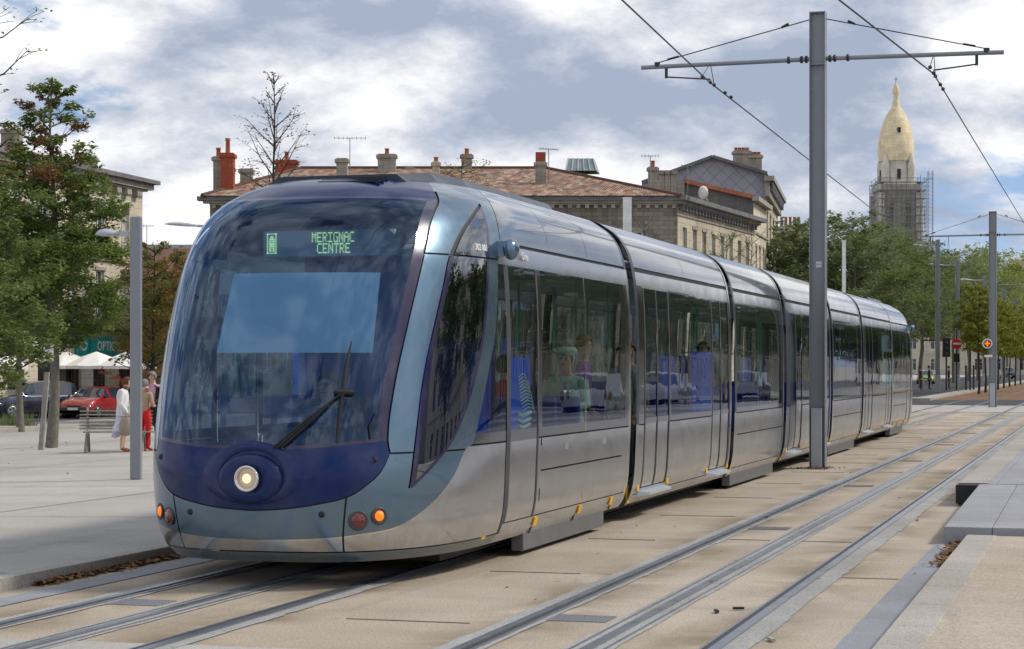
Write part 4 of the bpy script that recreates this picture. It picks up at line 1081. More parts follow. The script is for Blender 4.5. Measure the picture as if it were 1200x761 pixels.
def uvplanar(o, ox, ud, vd):
    me = o.data; uv = me.uv_layers.new(name='UVMap'); ud, vd = Vector(ud), Vector(vd); ox = Vector(ox)
    for l in me.loops:
        p = me.vertices[l.vertex_index].co - ox; uv.data[l.index].uv = (p.dot(ud), p.dot(vd))
def uvbox(o):
    me = o.data; uv = me.uv_layers.new(name='UVMap')
    for p in me.polygons:
        n = p.normal
        if abs(n.z) > .75: a, b_ = Vector((1, 0, 0)), Vector((0, 1, 0))
        else: a = Vector((-n.y, n.x, 0)).normalized(); b_ = Vector((0, 0, 1))
        if .2 < n.z <= .75: b_ = n.cross(a)
        for li in p.loop_indices:
            q = me.vertices[me.loops[li].vertex_index].co; uv.data[li].uv = (q.dot(a), q.dot(b_))
class Wall:
    """a wall from p0 to p1 (outside on the right-hand side when walking p0->p1 ... normal n), with recessed windows"""
    def __init__(s, p0, p1, z0, z1, root):
        s.p0 = Vector((p0[0], p0[1], 0)); s.p1 = Vector((p1[0], p1[1], 0)); s.d = (s.p1 - s.p0); s.len = s.d.length; s.d.normalize()
        s.n = Vector((s.d.y, -s.d.x, 0)); s.z0, s.z1, s.root = z0, z1, root; s.w = []
    def P(s, u, z, o=0): q = s.p0 + s.d * u + s.n * o; return Vector((q.x, q.y, z))
    def win(s, u0, u1, z0, z1, kind='win'): s.w.append((u0, u1, z0, z1, kind))
    def build(s, mat, top=None, sills=True):
        us = sorted({0, s.len, *[w[0] for w in s.w], *[w[1] for w in s.w]}); zs = sorted({s.z0, s.z1, *[w[2] for w in s.w], *[w[3] for w in s.w]})
        mb = MB(); P = s.P
        for i in range(len(us) - 1):
            for j in range(len(zs) - 1):
                cu, cz = (us[i] + us[i + 1]) / 2, (zs[j] + zs[j + 1]) / 2
                if any(w[0] < cu < w[1] and w[2] < cz < w[3] for w in s.w): continue
                mb.add([P(us[i], zs[j]), P(us[i + 1], zs[j]), P(us[i + 1], zs[j + 1]), P(us[i], zs[j + 1])], [(0, 1, 2, 3)])
        if top: mb.add([P(u, z) for u, z in top], [tuple(range(len(top)))])
        D = -.22
        for (a, b_, c_, d, k) in s.w:
            for q in ([(a, c_), (a, d)], [(b_, d), (b_, c_)], [(a, d), (b_, d)], [(b_, c_), (a, c_)]):
                (u0, z0), (u1, z1) = q; mb.add([P(u0, z0), P(u1, z1), P(u1, z1, D), P(u0, z0, D)], [(0, 1, 2, 3)])
        o = mb.build('wall', mat, s.root); uvplanar(o, s.p0, s.d, (0, 0, 1))
        for (a, b_, c_, d, k) in s.w:
            fr = MB(); t_ = .07
            def bx(u0, u1, z0, z1, o0, o1, M_): M_.obox((P((u0 + u1) / 2, (z0 + z1) / 2, (o0 + o1) / 2)), s.d * (u1 - u0) / 2, s.n * (o1 - o0) / 2, Vector((0, 0, (z1 - z0) / 2)))
            if k == 'blind':
                bx(a, b_, c_, d, -.19, -.15, fr); f = fr.build('window_shutter', M['shutter'], s.root); continue
            for q in ((a, a + t_, c_, d), (b_ - t_, b_, c_, d), (a, b_, c_, c_ + t_), (a, b_, d - t_, d), ((a + b_) / 2 - t_ / 2, (a + b_) / 2 + t_ / 2, c_, d), (a, b_, c_ + (d - c_) * .68, c_ + (d - c_) * .68 + t_ * .7)):
                bx(q[0], q[1], q[2], q[3], -.20, -.14, fr)
            f = fr.build('window_frame', M['whitepaint'] if k != 'shop' else M['brown'], s.root)
            pn = MB(); bx(a, b_, c_, d, -.215, -.185, pn); pn.build('pane', M['curtain'] if k == 'curt' else M['pane'], f)
            if sills:
                sl_ = MB(); bx(a - .12, b_ + .12, c_ - .14, c_ - .01, -.1, .09, sl_); sl_.build('window_sill', M['trim'], f); sl_ = MB(); bx(a - .1, b_ + .1, d + .003, d + .16, -.05, .06, sl_); sl_.build('window_lintel', M['trim'], f)
        return o
    def band(s, z0, z1, out, mat, name='cornice', u0=None, u1=None):
        mb = MB(); a = -out if u0 is None else u0; b_ = s.len + out if u1 is None else u1
        mb.obox(s.P((a + b_) / 2, (z0 + z1) / 2, out / 2 - .02), s.d * (b_ - a) / 2, s.n * (out / 2 + .02), Vector((0, 0, (z1 - z0) / 2)))
        return mb.build(name, mat, s.root)
    def dentils(s, z0, z1, out, step, mat):
        # one comb-shaped course: a thin strip with hanging teeth
        mb = MB(); zt = z1 - (z1 - z0) * .25; pts = [(0, z1 - .01), (0, zt)]; u = step * .28
        while u + step * .5 < s.len: pts += [(u, zt), (u, z0), (u + step * .44, z0), (u + step * .44, zt)]; u += step
        pts += [(s.len, zt), (s.len, z1 - .01)]; n = len(pts)
        mb.add([s.P(a, b_, .003) for a, b_ in pts] + [s.P(a, b_, out) for a, b_ in pts], [tuple(range(n, 2 * n))] + [(i, (i + 1) % n, n + (i + 1) % n, n + i) for i in range(n)])
        return mb.build('cornice_brackets', mat, s.root)
def chimney(root, c, w_, d_, z0, z1, mat, pots=2, rz=0, cap=True, potm='terracotta', poth=.45):
    mb = MB(); mb.box(-w_ / 2, w_ / 2, -d_ / 2, d_ / 2, z0, z1)
    if cap: mb.box(-w_ / 2 - .08, w_ / 2 + .08, -d_ / 2 - .08, d_ / 2 + .08, z1 - .22, z1 - .05)
    o = mb.build('chimney', mat, root, 0, (c.x, c.y, 0), rz); uvbox(o)
    mb = MB()
    for k in range(pots):
        x = 0 if pots == 1 else -w_ / 2 + .15 + (w_ - .3) * k / (pots - 1)
        mb.lathe([(.12, z1), (.10, z1 + poth * .8), (.13, z1 + poth * .82), (.13, z1 + poth), (.07, z1 + poth)], (x, 0, 0), 10)
    if pots: mb.build('chimney_pots', M[potm], o)
    return o
def antenna(root, c, z0, h, n=7, w_=1.6, rz=0):
    mb = MB(); mb.tube([(0, 0, z0), (0, 0, z0 + h)], .022, 5); mb.tube([(-w_ / 2, 0, z0 + h), (w_ / 2, 0, z0 + h)], .014, 4)
    for k in range(n): x = -w_ / 2 + w_ * k / (n - 1); mb.tube([(x, -.25, z0 + h), (x, .25, z0 + h)], .009, 4)
    for k in range(n): x = -w_ / 2 + w_ * k / (n - 1); mb.tube([(x, 0, z0 + h - .09), (x, 0, z0 + h + .09)], .009, 4)
    return mb.build('antenna', M['steel'], root, 0, (c.x, c.y, 0), rz)
def roofmesh(root, verts, faces, mat, name='roof', thick=None):
    mb = MB(); mb.add(verts, faces); o = mb.build(name, mat, root); uvbox(o)
    return o
ZG = -.75
# --- house A: long stone house with clay tile roof behind the tram ---
A = empty('stone_house', (0, 0, 0), 0, 'long dark stone house with a hipped clay tile roof and many chimneys behind the tram', 'house')
a0, a1 = at(246, 98), at(794, 98); a2 = at(884, 112.8); a3 = at(300, 114)
EZ = hz(239, 98); 
w1 = Wall(a0, a1, ZG, EZ, A)
for u in (2.2, 5.6, 9.0, 12.4, 15.8): w1.win(u, u + 1.05, 5.6, 7.5)
w1.win(19.0 + .9, 21.0, 7.2, 8.3)
for u in (2.2, 5.6, 9.0, 12.4, 15.8): w1.win(u, u + 1.1, 1.4, 3.6)
w1.build(M['rubble']); w1.band(EZ, EZ + .12, .30, M['trim']); w1.band(EZ + .12, EZ + .32, .55, M['cornice'], 'gutter'); w1.dentils(EZ - .22, EZ, .22, .42, M['trim'])
w2 = Wall(a1, a2, ZG, EZ, A)
for k in range(8):
    u = .95 + k * 1.84; w2.win(u, u + .78, 6.75, 8.55, 'win' if k % 3 else 'blind'); w2.win(u, u + .8, 2.6, 4.6)
w2.build(M['limestone']); w2.band(EZ + .0, EZ + .14, .3, M['trim']); w2.band(EZ + .14, EZ + .36, .6, M['cornice'], 'gutter'); w2.band(EZ - .55, EZ - .45, .06, M['trim']); w2.dentils(EZ - .3, EZ, .25, .6, M['cornice'])
w2.band(5.6, 5.75, .08, M['trim'])
Wall(a2, a3, ZG, EZ, A).build(M['rubble']); Wall(a3, a0, ZG, EZ, A).build(M['rubble'])
r0, r1 = at(352, 106), at(640, 106); RZ = hz(197.5, 106)
def off(p, q, z): return Vector((p.x, p.y, z))
e0, e1, e2, e3 = at(237, 97.3), at(797, 97.3), at(889, 113.2), at(296, 115)
ez = EZ + .34
roofmesh(A, [(*e0.xy, ez), (*e1.xy, ez), (*e2.xy, ez), (*e3.xy, ez), (*r0.xy, RZ), (*r1.xy, RZ), (*at(760, 110).xy, hz(222, 110))], [(0, 1, 5, 4), (1, 6, 5), (1, 2, 6), (2, 3, 5, 6), (3, 0, 4)], M['tiles'])
mb = MB(); mb.tube([(*r0.xy, RZ), (*r1.xy, RZ)], .13, 6); mb.tube([(*r1.xy, RZ), (*e1.xy, ez)], .12, 6); mb.tube([(*r0.xy, RZ), (*e0.xy, ez)], .12, 6); mb.build('ridge_tiles', M['tiles2'], A)
chimney(A, at(256, 100), .42, .7, 9, hz(184, 100), M['chimstone'], 1, TH); chimney(A, at(267, 99.5), .62, .8, 9, hz(180, 99.5), M['brickred'], 1, TH, poth=.75)
chimney(A, at(289, 104), .62, .5, 10, hz(198, 104), M['chimstone'], 0, TH); chimney(A, at(336, 107), 1.1, .7, 10.5, hz(188, 107), M['brickred'], 1, TH)
chimney(A, at(401, 103), .55, .6, 10.5, hz(186, 103), M['chimstone'], 0, TH); chimney(A, at(453.5, 105), .92, .6, 10.5, hz(181, 105), M['chimstone'], 1, TH, poth=.3)
chimney(A, at(511, 104), .35, .5, 10.5, hz(190, 104), M['limestone'], 1, TH, poth=.25); chimney(A, at(547, 106), .55, .5, 10.5, hz(181, 106), M['chimstone'], 1, TH, poth=.3); chimney(A, at(480, 106), .4, .4, 10.5, hz(196, 106), M['chimstone'], 0, TH)
o = chimney(A, at(633.5, 101), .52, .6, 10, hz(190, 101), M['chimstone'], 0, TH); mb = MB(); mb.box(-.25, .25, -.25, .25, hz(190, 101), hz(179, 101)); oo = mb.build('chimney_top', M['brickred'], o); uvbox(oo)
chimney(A, at(765, 111), .5, .5, 10, hz(196, 111), M['chimstone'], 1, TH, poth=.35)
for q in (775, 782, 789): chimney(A, at(q, 113), .3, .3, 10, hz(200, 113), M['chimstone'], 0, TH)
antenna(A, at(410, 104), 11, hz(162, 104) - 11, 8, 1.6, TH); antenna(A, at(643, 101), 10.5, hz(175, 101) - 10.5, 6, 1.0, TH + .5); antenna(A, at(762, 108), 10.8, hz(183, 108) - 10.8, 6, .9, TH)
# glazed lantern on the ridge
mb = MB(); q = [at(663, 105), at(699, 105), at(703, 107), at(667, 107)]; q2 = [at(666, 105.8), at(695, 105.8), at(697, 106.2), at(668, 106.2)]
mb.add([(*p.xy, hz(198, 105) - .1) for p in q] + [(*p.xy, hz(184, 105)) for p in q2], [(0, 1, 5, 4), (1, 2, 6, 5), (2, 3, 7, 6), (3, 0, 4, 7), (4, 5, 6, 7)]); M['lantern'] = simple('greenish_skylight_glass', (.16, .21, .21), .15, 0, .3, 2, coat=.5)
ln = mb.build('roof_lantern', M['lantern'], A)
mb = MB()
for k in range(6):
    f_ = k / 5; a_ = Vector((*(q[0].lerp(q[1], f_)).xy, hz(198, 105) - .1)); b_ = Vector((*(q2[0].lerp(q2[1], f_)).xy, hz(184, 105))); mb.tube([a_ - Vector((0, .04, 0)), b_ - Vector((0, .04, 0))], .035, 4)
mb.build('glazing_bars', M['steel2'], ln)
# --- grey party wall, house C (cream) and house B (diamond slate gable) ---
Bh = empty('slate_gable_house', (0, 0, 0), 0, 'tall house with a grey diamond slate gable behind the tile roofed house', 'house')
b0, b1, b2 = at(752, 122), at(897, 122), at(911.5, 138)
BZ = hz(213, 122)
w = Wall(b0, b1, ZG, 8, Bh); w.build(M['greywall'])
g = MB(); gp = [(752, 212), (835, 184), (897, 204)]
g.add([(*b0.xy, 8), (*b1.xy, 8), (*b1.xy, hz(205, 122)), (*at(835, 122).xy, hz(185, 122)), (*b0.xy, hz(215, 122))], [(0, 1, 2, 3, 4)]); o = g.build('gable', M['slate'], Bh); uvplanar(o, b0, (b1 - b0).normalized(), (0, 0, 1))
w = Wall(b1, b2, ZG, hz(211, 122), Bh)
for k in range(4):
    u = 1.5 + k * 3.9
    w.win(u, u + 1.5, 9.3, 11.2); w.win(u, u + 1.5, 5.4, 7.9); w.win(u, u + 1.5, 1.8, 3.8)
w.build(M['limestone']); w.band(12.0, 12.9, .25, M['trim']); w.band(12.9, 13.2, .55, M['trim']); w.dentils(12.3, 12.9, .45, 1.1, M['cornice']); w.band(8.5, 8.7, .12, M['trim'])
for k in range(4): w.band(9.0, 9.08, .35, M['cornice'], 'balcony', 1.2 + k * 3.9, 3.3 + k * 3.9)
pk = at(835, 122); pk2 = at(850, 140)
e1_ = at(899, 121.6); e2_ = at(916, 138.5)
roofmesh(Bh, [(*b0.xy, hz(214, 122) + .0), (*pk.xy, hz(184, 122)), (*e1_.xy, hz(204, 122)), (*e2_.xy, hz(204, 122) + .1), (*pk2.xy, hz(184, 122)), (*at(770, 140).xy, hz(214, 122))], [(0, 1, 4, 5), (1, 2, 3, 4)], M['tiles2'])
mb = MB(); mb.bar((*b0.xy, hz(213.5, 121.8)), (*at(835, 121.8).xy, hz(183.6, 121.8)), .3, .18); mb.bar((*at(835, 121.8).xy, hz(183.6, 121.8)), (*e1_.xy, hz(203.6, 121.8)), .3, .18); mb.build('gable_coping', M['cornice'], Bh)
chimney(Bh, at(869, 127), 1.0, .7, 12, hz(177, 127), M['chimstone'], 4, TH, poth=.2); chimney(Bh, at(885, 127), .75, .7, 12, hz(182, 127), M['chimstone'], 3, TH, poth=.2)
Ch = empty('cream_house', (0, 0, 0), 0, 'narrow cream house between the tile roofed house and the slate gable house', 'house')
c0, c1, c2 = at(786, 114.5), at(883, 114.5), at(898, 121)
w = Wall(c0, c1, ZG, 8.5, Ch); w.build(M['greywall'])
mb = MB(); mb.add([(*c0.xy, 8.5), (*c1.xy, 8.5), (*c1.xy, hz(232, 114.5)), (*at(800, 114.5).xy, hz(212, 114.5)), (*c0.xy, hz(218, 114.5))], [(0, 1, 2, 3, 4)]); o = mb.build('party_wall', M['greywall'], Ch); uvplanar(o, c0, (c1 - c0).normalized(), (0, 0, 1))
mb = MB(); mb.bar((*at(800, 114.4).xy, hz(212, 114.4)), (*at(884, 114.4).xy, hz(231.5, 114.4)), .35, .22); mb.build('tile_coping', M['terracotta'], Ch)
mb = MB(); mb.box(-.22, .22, -.2, .2, hz(232, 114), hz(212, 114)); o = mb.build('coping_block', M['chimstone'], Ch, 0, (*at(797, 114.2).xy, 0), TH); uvbox(o)
w = Wall(c1, c2, ZG, hz(236, 114.5), Ch)
for k in range(3): w.win(1.0 + k * 1.9, 1.8 + k * 1.9, 6.6, 8.6, 'curt'); w.win(1.0 + k * 1.9, 1.8 + k * 1.9, 2.4, 4.6)
w.build(M['limestone2']); w.band(hz(236, 114.5), hz(236, 114.5) + .25, .35, M['trim']); w.band(9.3, 9.42, .08, M['trim'])
roofmesh(Ch, [(*c1.xy, 11.3), (*c2.xy, 11.35), (*at(880, 121.7).xy, 11.5), (*at(800, 121.7).xy, 11.3), (*c0.xy, 11.0)], [(0, 1, 2, 3, 4)], M['tiles2'])
mb = MB(); mb.lathe([(.001, 0), (.28, .04), (.42, .12), (.40, .13), (.001, .03)], (0, 0, 0), 18, axis='y'); mb.tube([(0, .1, 0), (0, .5, -.4)], .03, 5); o = mb.build('satellite_dish', M['whitepaint'], Ch, 0, (*at(822, 113.6).xy, hz(226.5, 113.6)), TH - .9)
antenna(Ch, at(806, 113.9), 10.6, hz(194, 113.9) - 10.6, 5, .7, TH)
# red chimney pots over the trees
Rh = empty('far_house', (0, 0, 0), 0, 'far house with a row of red chimney pots right of the slate gable house', 'house')
f0, f1 = at(908, 165), at(945, 165); w = Wall(f0, f1, 0, hz(266, 165), Rh); w.win(1.0, 2.2, 7, 9); w.build(M['limestone']); chimney(Rh, at(926, 166), 1.7, .6, 11, hz(265, 166), M['chimstone'], 5, TH, poth=.75)
roofmesh(Rh, [(*f0.xy, hz(266, 165)), (*f1.xy, hz(266, 165)), (*at(945, 172).xy, hz(260, 165)), (*at(908, 172).xy, hz(260, 165))], [(0, 1, 2, 3)], M['tiles2'])
# --- house D: shop house at the left ---
D = empty('shop_house', (0, 0, 0), 0, 'cream stone corner house with teal optician signs over its ground floor shops', 'house')
d0, d1 = at(-60, 86), at(167, 105); DZ = hz(223, 105); ZD = -.95
w = Wall(d0, d1, ZD, DZ, D); Ld = w.len
bays = [Ld - 1.6 - k * 2.9 for k in range(7)]
for i, u in enumerate(bays):
    if u < 1: continue
    w.win(u - .95, u, 7.6, 9.9, 'curt' if i % 2 == 0 else 'win'); w.win(u - .95, u, 4.1, 6.5, 'win' if i % 2 else 'curt')
    w.win(u - 1.25, u + .35, ZD + .1, 1.9, 'shop')
w.build(M['limestone2']); w.band(DZ, DZ + .3, .45, M['trim']); w.band(DZ + .3, DZ + .5, .7, M['cornice']); w.dentils(DZ - .4, DZ, .3, 1.2, M['trim']); w.band(7.0, 7.15, .12, M['trim']); w.band(3.55, 3.78, .55, M['trim'], 'balcony', Ld - 7.5, Ld - 1.8)
mb = MB(); 
for k in range(28): q = w.P(Ld - 7.4 + k * .2, 3.78, .5); mb.tube([q, q + Vector((0, 0, .85))], .015, 4)
mb.tube([w.P(Ld - 7.45, 4.65, .5), w.P(Ld - 1.85, 4.65, .5)], .025, 5); mb.build('balcony_railing', M['cast'], D)
mb = MB(); mb.obox(w.P(Ld - 4.2, 4.0, .25), w.d * .55, w.n * .15, Vector((0, 0, .2))); mb.build('flower_box', M['terracotta'], D)
Wall(d1, d1 + Vector((-8, 9, 0)), ZD, DZ, D).build(M['limestone'])
roofmesh(D, [(*w.P(-.3, 0, .7).xy, DZ + .5), (*w.P(Ld + .7, 0, .7).xy, DZ + .5), (*w.P(Ld - 4, 0, -6).xy, DZ + 2.1), (*w.P(-.3, 0, -6).xy, DZ + 2.1), (*w.P(Ld - 4, 0, -12).xy, DZ + .5)], [(0, 1, 2, 3), (1, 4, 2)], M['tiles'])
chimney(D, at(104, 101), .75, .6, DZ, hz(184, 101), M['chimstone'], 0, TH); chimney(D, at(14, 97), .9, .7, DZ, hz(152, 97), M['chimstone'], 0, TH)
def wf(u, z, o): return frame(w.P(u, z, o), w.d, (0, 0, 1))
def wu(u):            # distance along the wall for a bearing
    k = (u - 600) / F; best = None
    for i in range(1200):
        q = w.p0 + w.d * (Ld * i / 1200); e = abs((q.x * CT + q.y * ST) / (-q.x * ST + q.y * CT) - k)
        if best is None or e < best[0]: best = (e, Ld * i / 1200)
    return best[1]
ua, ub = wu(101.5), wu(152); sgn = MB(); sgn.obox(w.P((ua + ub) / 2, 2.75, .16), w.d * (ub - ua) / 2, w.n * .06, Vector((0, 0, .45))); s1 = sgn.build('shop_sign', M['teal'], D)
uc = (wu(109) + wu(145)) / 2; tw = wu(145) - wu(109)
text_mesh('sign_text', 'OPTICIENS', .66, M['whitepaint'], s1, wf(uc, 2.72, .225), .004, True, sx=tw / 3.2)
ue = (wu(87) + wu(99)) / 2
sgn = MB(); sgn.obox(w.P(ue, 2.75, .16), w.d * (wu(99) - wu(87)) / 2, w.n * .06, Vector((0, 0, .5))); s2 = sgn.build('shop_sign', M['teal'], D)
mb = MB()
for k in range(14):
    a = pi * (.12 + .76 * k / 13); mb.obox(w.P(ue - .4 * cos(a), 2.70 + .22 * sin(a), .235), w.d * .055, w.n * .005, Vector((0, 0, .045)))
    mb.obox(w.P(ue + .4 * cos(a) * .8, 2.72 - .18 * sin(a), .236), w.d * .045, w.n * .005, Vector((0, 0, .04)))
mb.build('sign_emblem', M['whitepaint'], s2)
sgn = MB(); sgn.obox(w.P(Ld - .7, 2.75, .12), w.d * .32, w.n * .05, Vector((0, 0, .3))); sgn.build('shop_sign', M['teal'], D)
# low brown roofed buildings between
E_ = empty('brown_roof_house', (0, 0, 0), 0, 'low house with a brown tile roof between the shop house and the tram', 'house')
q0, q1 = at(150, 118), at(262, 118); Wall(q0, q1, ZG, hz(330, 118), E_).build(M['rubble'])
roofmesh(E_, [(*q0.xy, hz(330, 118)), (*q1.xy, hz(330, 118)), (*at(262, 128).xy, hz(291, 128)), (*at(150, 128).xy, hz(291, 128))], [(0, 1, 2, 3)], M['tiles2'])
mb = MB(); mb.box(-2.8, 3.2, -.2, .2, hz(291, 129), hz(287, 129)); mb.build('flat_roof_edge', M['steel2'], E_, 0, (*at(200, 129).xy, 0), TH)
antenna(E_, at(172, 126), 8.6, hz(265, 126) - 8.6, 5, .8, TH)
# --- far buildings right ---
H_ = empty('avenue_house', (0, 0, 0), 0, 'pale stone houses behind the avenue trees, seen under the crowns', 'house')
q0, q1 = Vector((-31, 108, 0)), Vector((-25.5, 230, 0)); w = Wall(q0, q1, 0, 8, H_)
for k in range(24): w.win(2 + k * 5, 3.4 + k * 5, .6, 3.0); w.win(2 + k * 5, 3.4 + k * 5, 4.6, 6.6)
w.build(M['limestone2'], sills=False); w.band(8, 8.4, .4, M['cornice'])
F_ = empty('far_block', (0, 0, 0), 0, 'far white apartment block just above the yellow tree at the right edge', 'building')
q0, q1 = at(1182, 430), at(1214, 430); w = Wall(q0, q1, 0, hz(304, 430), F_)
for k in range(4):
    for j in range(5): w.win(.5 + k * 1.4, 1.4 + k * 1.4, 10 + j * 2.6, 11.5 + j * 2.6)
w.build(M['limestone2'], sills=False)
Wall(at(1182, 445), at(1182, 430), 0, hz(304, 430), F_).build(M['limestone2'])

V_ = empty('vista_house', (0, 0, 0), 0, 'stone houses closing the far end of the avenue under the tree crowns', 'house')
w = Wall((-60, 430), (40, 430), 0, 11, V_)
for k in range(22): w.win(2 + k * 4.5, 3.6 + k * 4.5, 1, 3.4); w.win(2 + k * 4.5, 3.6 + k * 4.5, 5.4, 7.6)
w.build(M['limestone'], sills=False); roofmesh(V_, [(-60, 430, 11), (40, 430, 11), (40, 438, 14), (-60, 438, 14)], [(0, 1, 2, 3)], M['tiles2'])

# --- church tower with scaffold ---
T = empty('church_tower', (*at(1050, 500).xy, 0), TH, 'tall pale stone church tower with a bulbous dome rising out of scaffolding', 'tower')
k5 = 500 / 2370
def tz(v): return hz(v, 500)
M['towerstone'] = stonemat('golden_tower_stone', (.84, .71, .47), (.66, .55, .36), (.45, .36, .23), (2.2, .75), .55, .5)
M['towerwhite'] = stonemat('white_tower_stone', (.72, .68, .58), (.66, .62, .52), (.36, .32, .26), (1.6, .8), .8, .4)
def lathe_uv(name, prof, mat, parent, n=32, c=(0, 0, 0)):
    mb = MB(); mb.lathe([(r * k5, tz(v)) for r, v in prof], c, n); o = mb.build(name, mat, parent); me = o.data; uv = me.uv_layers.new(name='UVMap')
    for p in me.polygons:
        a0 = None
        for li in p.loop_indices:
            q = me.vertices[me.loops[li].vertex_index].co - Vector(c); a = math.atan2(q.y, q.x)
            if a0 is None: a0 = a
            if a - a0 > pi: a -= 2 * pi
            if a - a0 < -pi: a += 2 * pi
            uv.data[li].uv = (a * 4, q.z)
    return o
lathe_uv('dome', [(20, 190), (21, 183), (21, 175), (20.2, 166), (18.2, 155), (15, 144), (10.6, 134), (6, 127), (4.4, 124), (4.2, 120), (3.2, 118), (3.2, 112), (4.2, 110), (4, 106), (2.6, 101), (.6, 97)], M['towerstone'], T)
mb = MB(); mb.tube([(0, 0, tz(98)), (0, 0, tz(90))], .08, 5); mb.tube([(-.5, 0, tz(93)), (.5, 0, tz(93))], .06, 4); mb.build('finial', M['cast'], T)
o = lathe_uv('drum', [(20, 219), (19, 217), (18.5, 192), (19.5, 190), (17, 189)], M['towerwhite'], T, 8)
for j in range(4):
    a = 2 * pi * (j + .5) / 4; r = 21.5 * k5; c = (cos(a) * r, sin(a) * r, 0)
    lathe_uv('turret', [(4.6, 218), (4.4, 199), (4.9, 197), (4.4, 194), (3.2, 188), (1.5, 183), (.3, 181)], M['towerwhite'], T, 10, c)
for j in range(8):
    a = 2 * pi * j / 8 + .0; r = 17.4 * k5
    mb = MB(); mb.obox((cos(a) * (r + .1), sin(a) * (r + .1), (tz(200) + tz(212)) / 2), (-sin(a) * .42, cos(a) * .42, 0), (cos(a) * .25, sin(a) * .25, 0), (0, 0, (tz(199) - tz(211)) / 2)); mb.build('belfry_opening', M['black'], o)
for j in range(1):
    a = pi / 2 * j - pi / 2; mb = MB(); r = 18.0 * k5; mb.obox((cos(a) * r, sin(a) * r, tz(154.5)), (-sin(a) * .35, cos(a) * .35, 0), (cos(a) * .6, sin(a) * .6, 0), (0, 0, .6)); mb.build('dome_window', M['black'], T)
mb = MB(); b2_ = 24.5 * k5; mb.box(-b2_, b2_, -b2_, b2_, tz(225), tz(217)); o = mb.build('gallery', M['towerwhite'], T, .3); uvbox(o)
mb = MB(); b2_ = 22 * k5; mb.box(-b2_, b2_, -b2_, b2_, 0, tz(225)); o = mb.build('shaft', M['towerwhite'], T); uvbox(o)
for s in (-1, 1): mb = MB(); mb.box(s * .45 * b2_ - .55, s * .45 * b2_ + .55, -b2_ - .05, -b2_ + .3, tz(270), tz(240)); mb.build('belfry_opening', M['trim'], T)
for s in (-1, 1):
    for s2 in (-1, 1): mb = MB(); mb.box(s * b2_ - .9, s * b2_ + .9, s2 * b2_ - .9, s2 * b2_ + .9, 0, tz(228)); o = mb.build('buttress', M['towerwhite'], T); uvbox(o)
M['scaf'] = simple('scaffold_tube', (.20, .205, .215), .5, .4)
sc = empty('scaffolding', (*at(1052, 499).xy, 0), TH, 'grey tubular scaffolding wrapped round the church tower', 'scaffolding')
mb = MB(); h0, h1 = tz(330), tz(214); bb = 28 * k5
for s, ax in ((-1, 0), (1, 0), (-1, 1), (1, 1)):
    for lay in (0, 1.2):
        b_ = bb - lay
        n = 9
        for k in range(n):
            t_ = -b_ + 2 * b_ * k / (n - 1); top = h1 + random.uniform(-2, 1.5)
            p_ = (s * b_, t_) if ax == 0 else (t_, s * b_); mb.tube([(*p_, h0), (*p_, top)], .065, 4, caps=False)
        z = h0
        while z < h1:
            p_, q_ = ((s * b_, -b_), (s * b_, b_)) if ax == 0 else ((-b_, s * b_), (b_, s * b_)); mb.bar((*p_, z), (*q_, z), .14); mb.bar((*p_, z + 1), (*q_, z + 1), .06)
            if lay: mb.bar((*p_, z), (*q_, z), 1.2, .08)
            z += 2.0
        for k in range(3): p_, q_ = ((s * b_, -b_ + k * 3.5), (s * b_, -b_ + (k + 1) * 3.5)) if ax == 0 else ((-b_ + k * 3.5, s * b_), (-b_ + (k + 1) * 3.5, s * b_)); mb.bar((*p_, h0 + 2), (*q_, h1 - 2), .07)
mb.build('frame', M['scaf'], sc)
mb = MB(); hx = 38 * k5
for dx_ in (0, 1.1):
    for dy_ in (0, 1.1): mb.tube([(hx - 1 + dx_, -3 + dy_, h0), (hx - 1 + dx_, -3 + dy_, tz(202))], .07, 4)
z = h0
while z < tz(203): mb.bar((hx - 1, -3, z), (hx + .1, -3, z + 1), .07); mb.bar((hx - 1, -3, z), (hx + .1, -3, z), .07); z += 1
mb.bar((bb, -3, tz(213)), (hx, -3, tz(211)), .2); mb.build('hoist_mast', M['steel'], sc)

# --- opposite side of the street (outside the frame, mirrored by the tram's glass) ---
M['reflwall'] = M['limestone']
for k, (y0, ln_, h_) in enumerate(((30, 44, 12), (76, 40, 14), (118, 42, 12), (162, 46, 14), (210, 60, 12))):
    O = empty('terrace_house', (0, 0, 0), 0, ['first', 'second', 'third', 'fourth', 'fifth'][k] + ' stone terrace house on the near side of the street, mirrored in the tram windows', 'house', 'terrace houses on the near side')
    w = Wall((26, y0 + ln_), (26, y0), 0, h_, O)
    for i in range(int(ln_ // 3)):
        for z in (.4, 4.4, 8): w.win(1 + i * 3, 2.3 + i * 3, z, z + 2.3)
    w.build(M['limestone2'] if k % 2 else M['limestone'], sills=False); w.band(h_, h_ + .4, .6, M['cornice']); w.band(3.7, 3.9, .12, M['trim'])
    roofmesh(O, [(25.4, y0, h_ + .4), (25.4, y0 + ln_, h_ + .4), (31, y0 + ln_, h_ + 3), (31, y0, h_ + 3)], [(0, 3, 2, 1)], M['tiles'])
    Wall((26, y0), (36, y0), 0, h_, O).build(M['greywall'], top=[(0, h_), (10, h_), (5, h_ + 2.6)])
    Wall((36, y0 + ln_), (26, y0 + ln_), 0, h_, O).build(M['greywall'], top=[(0, h_), (10, h_), (5, h_ + 2.6)])
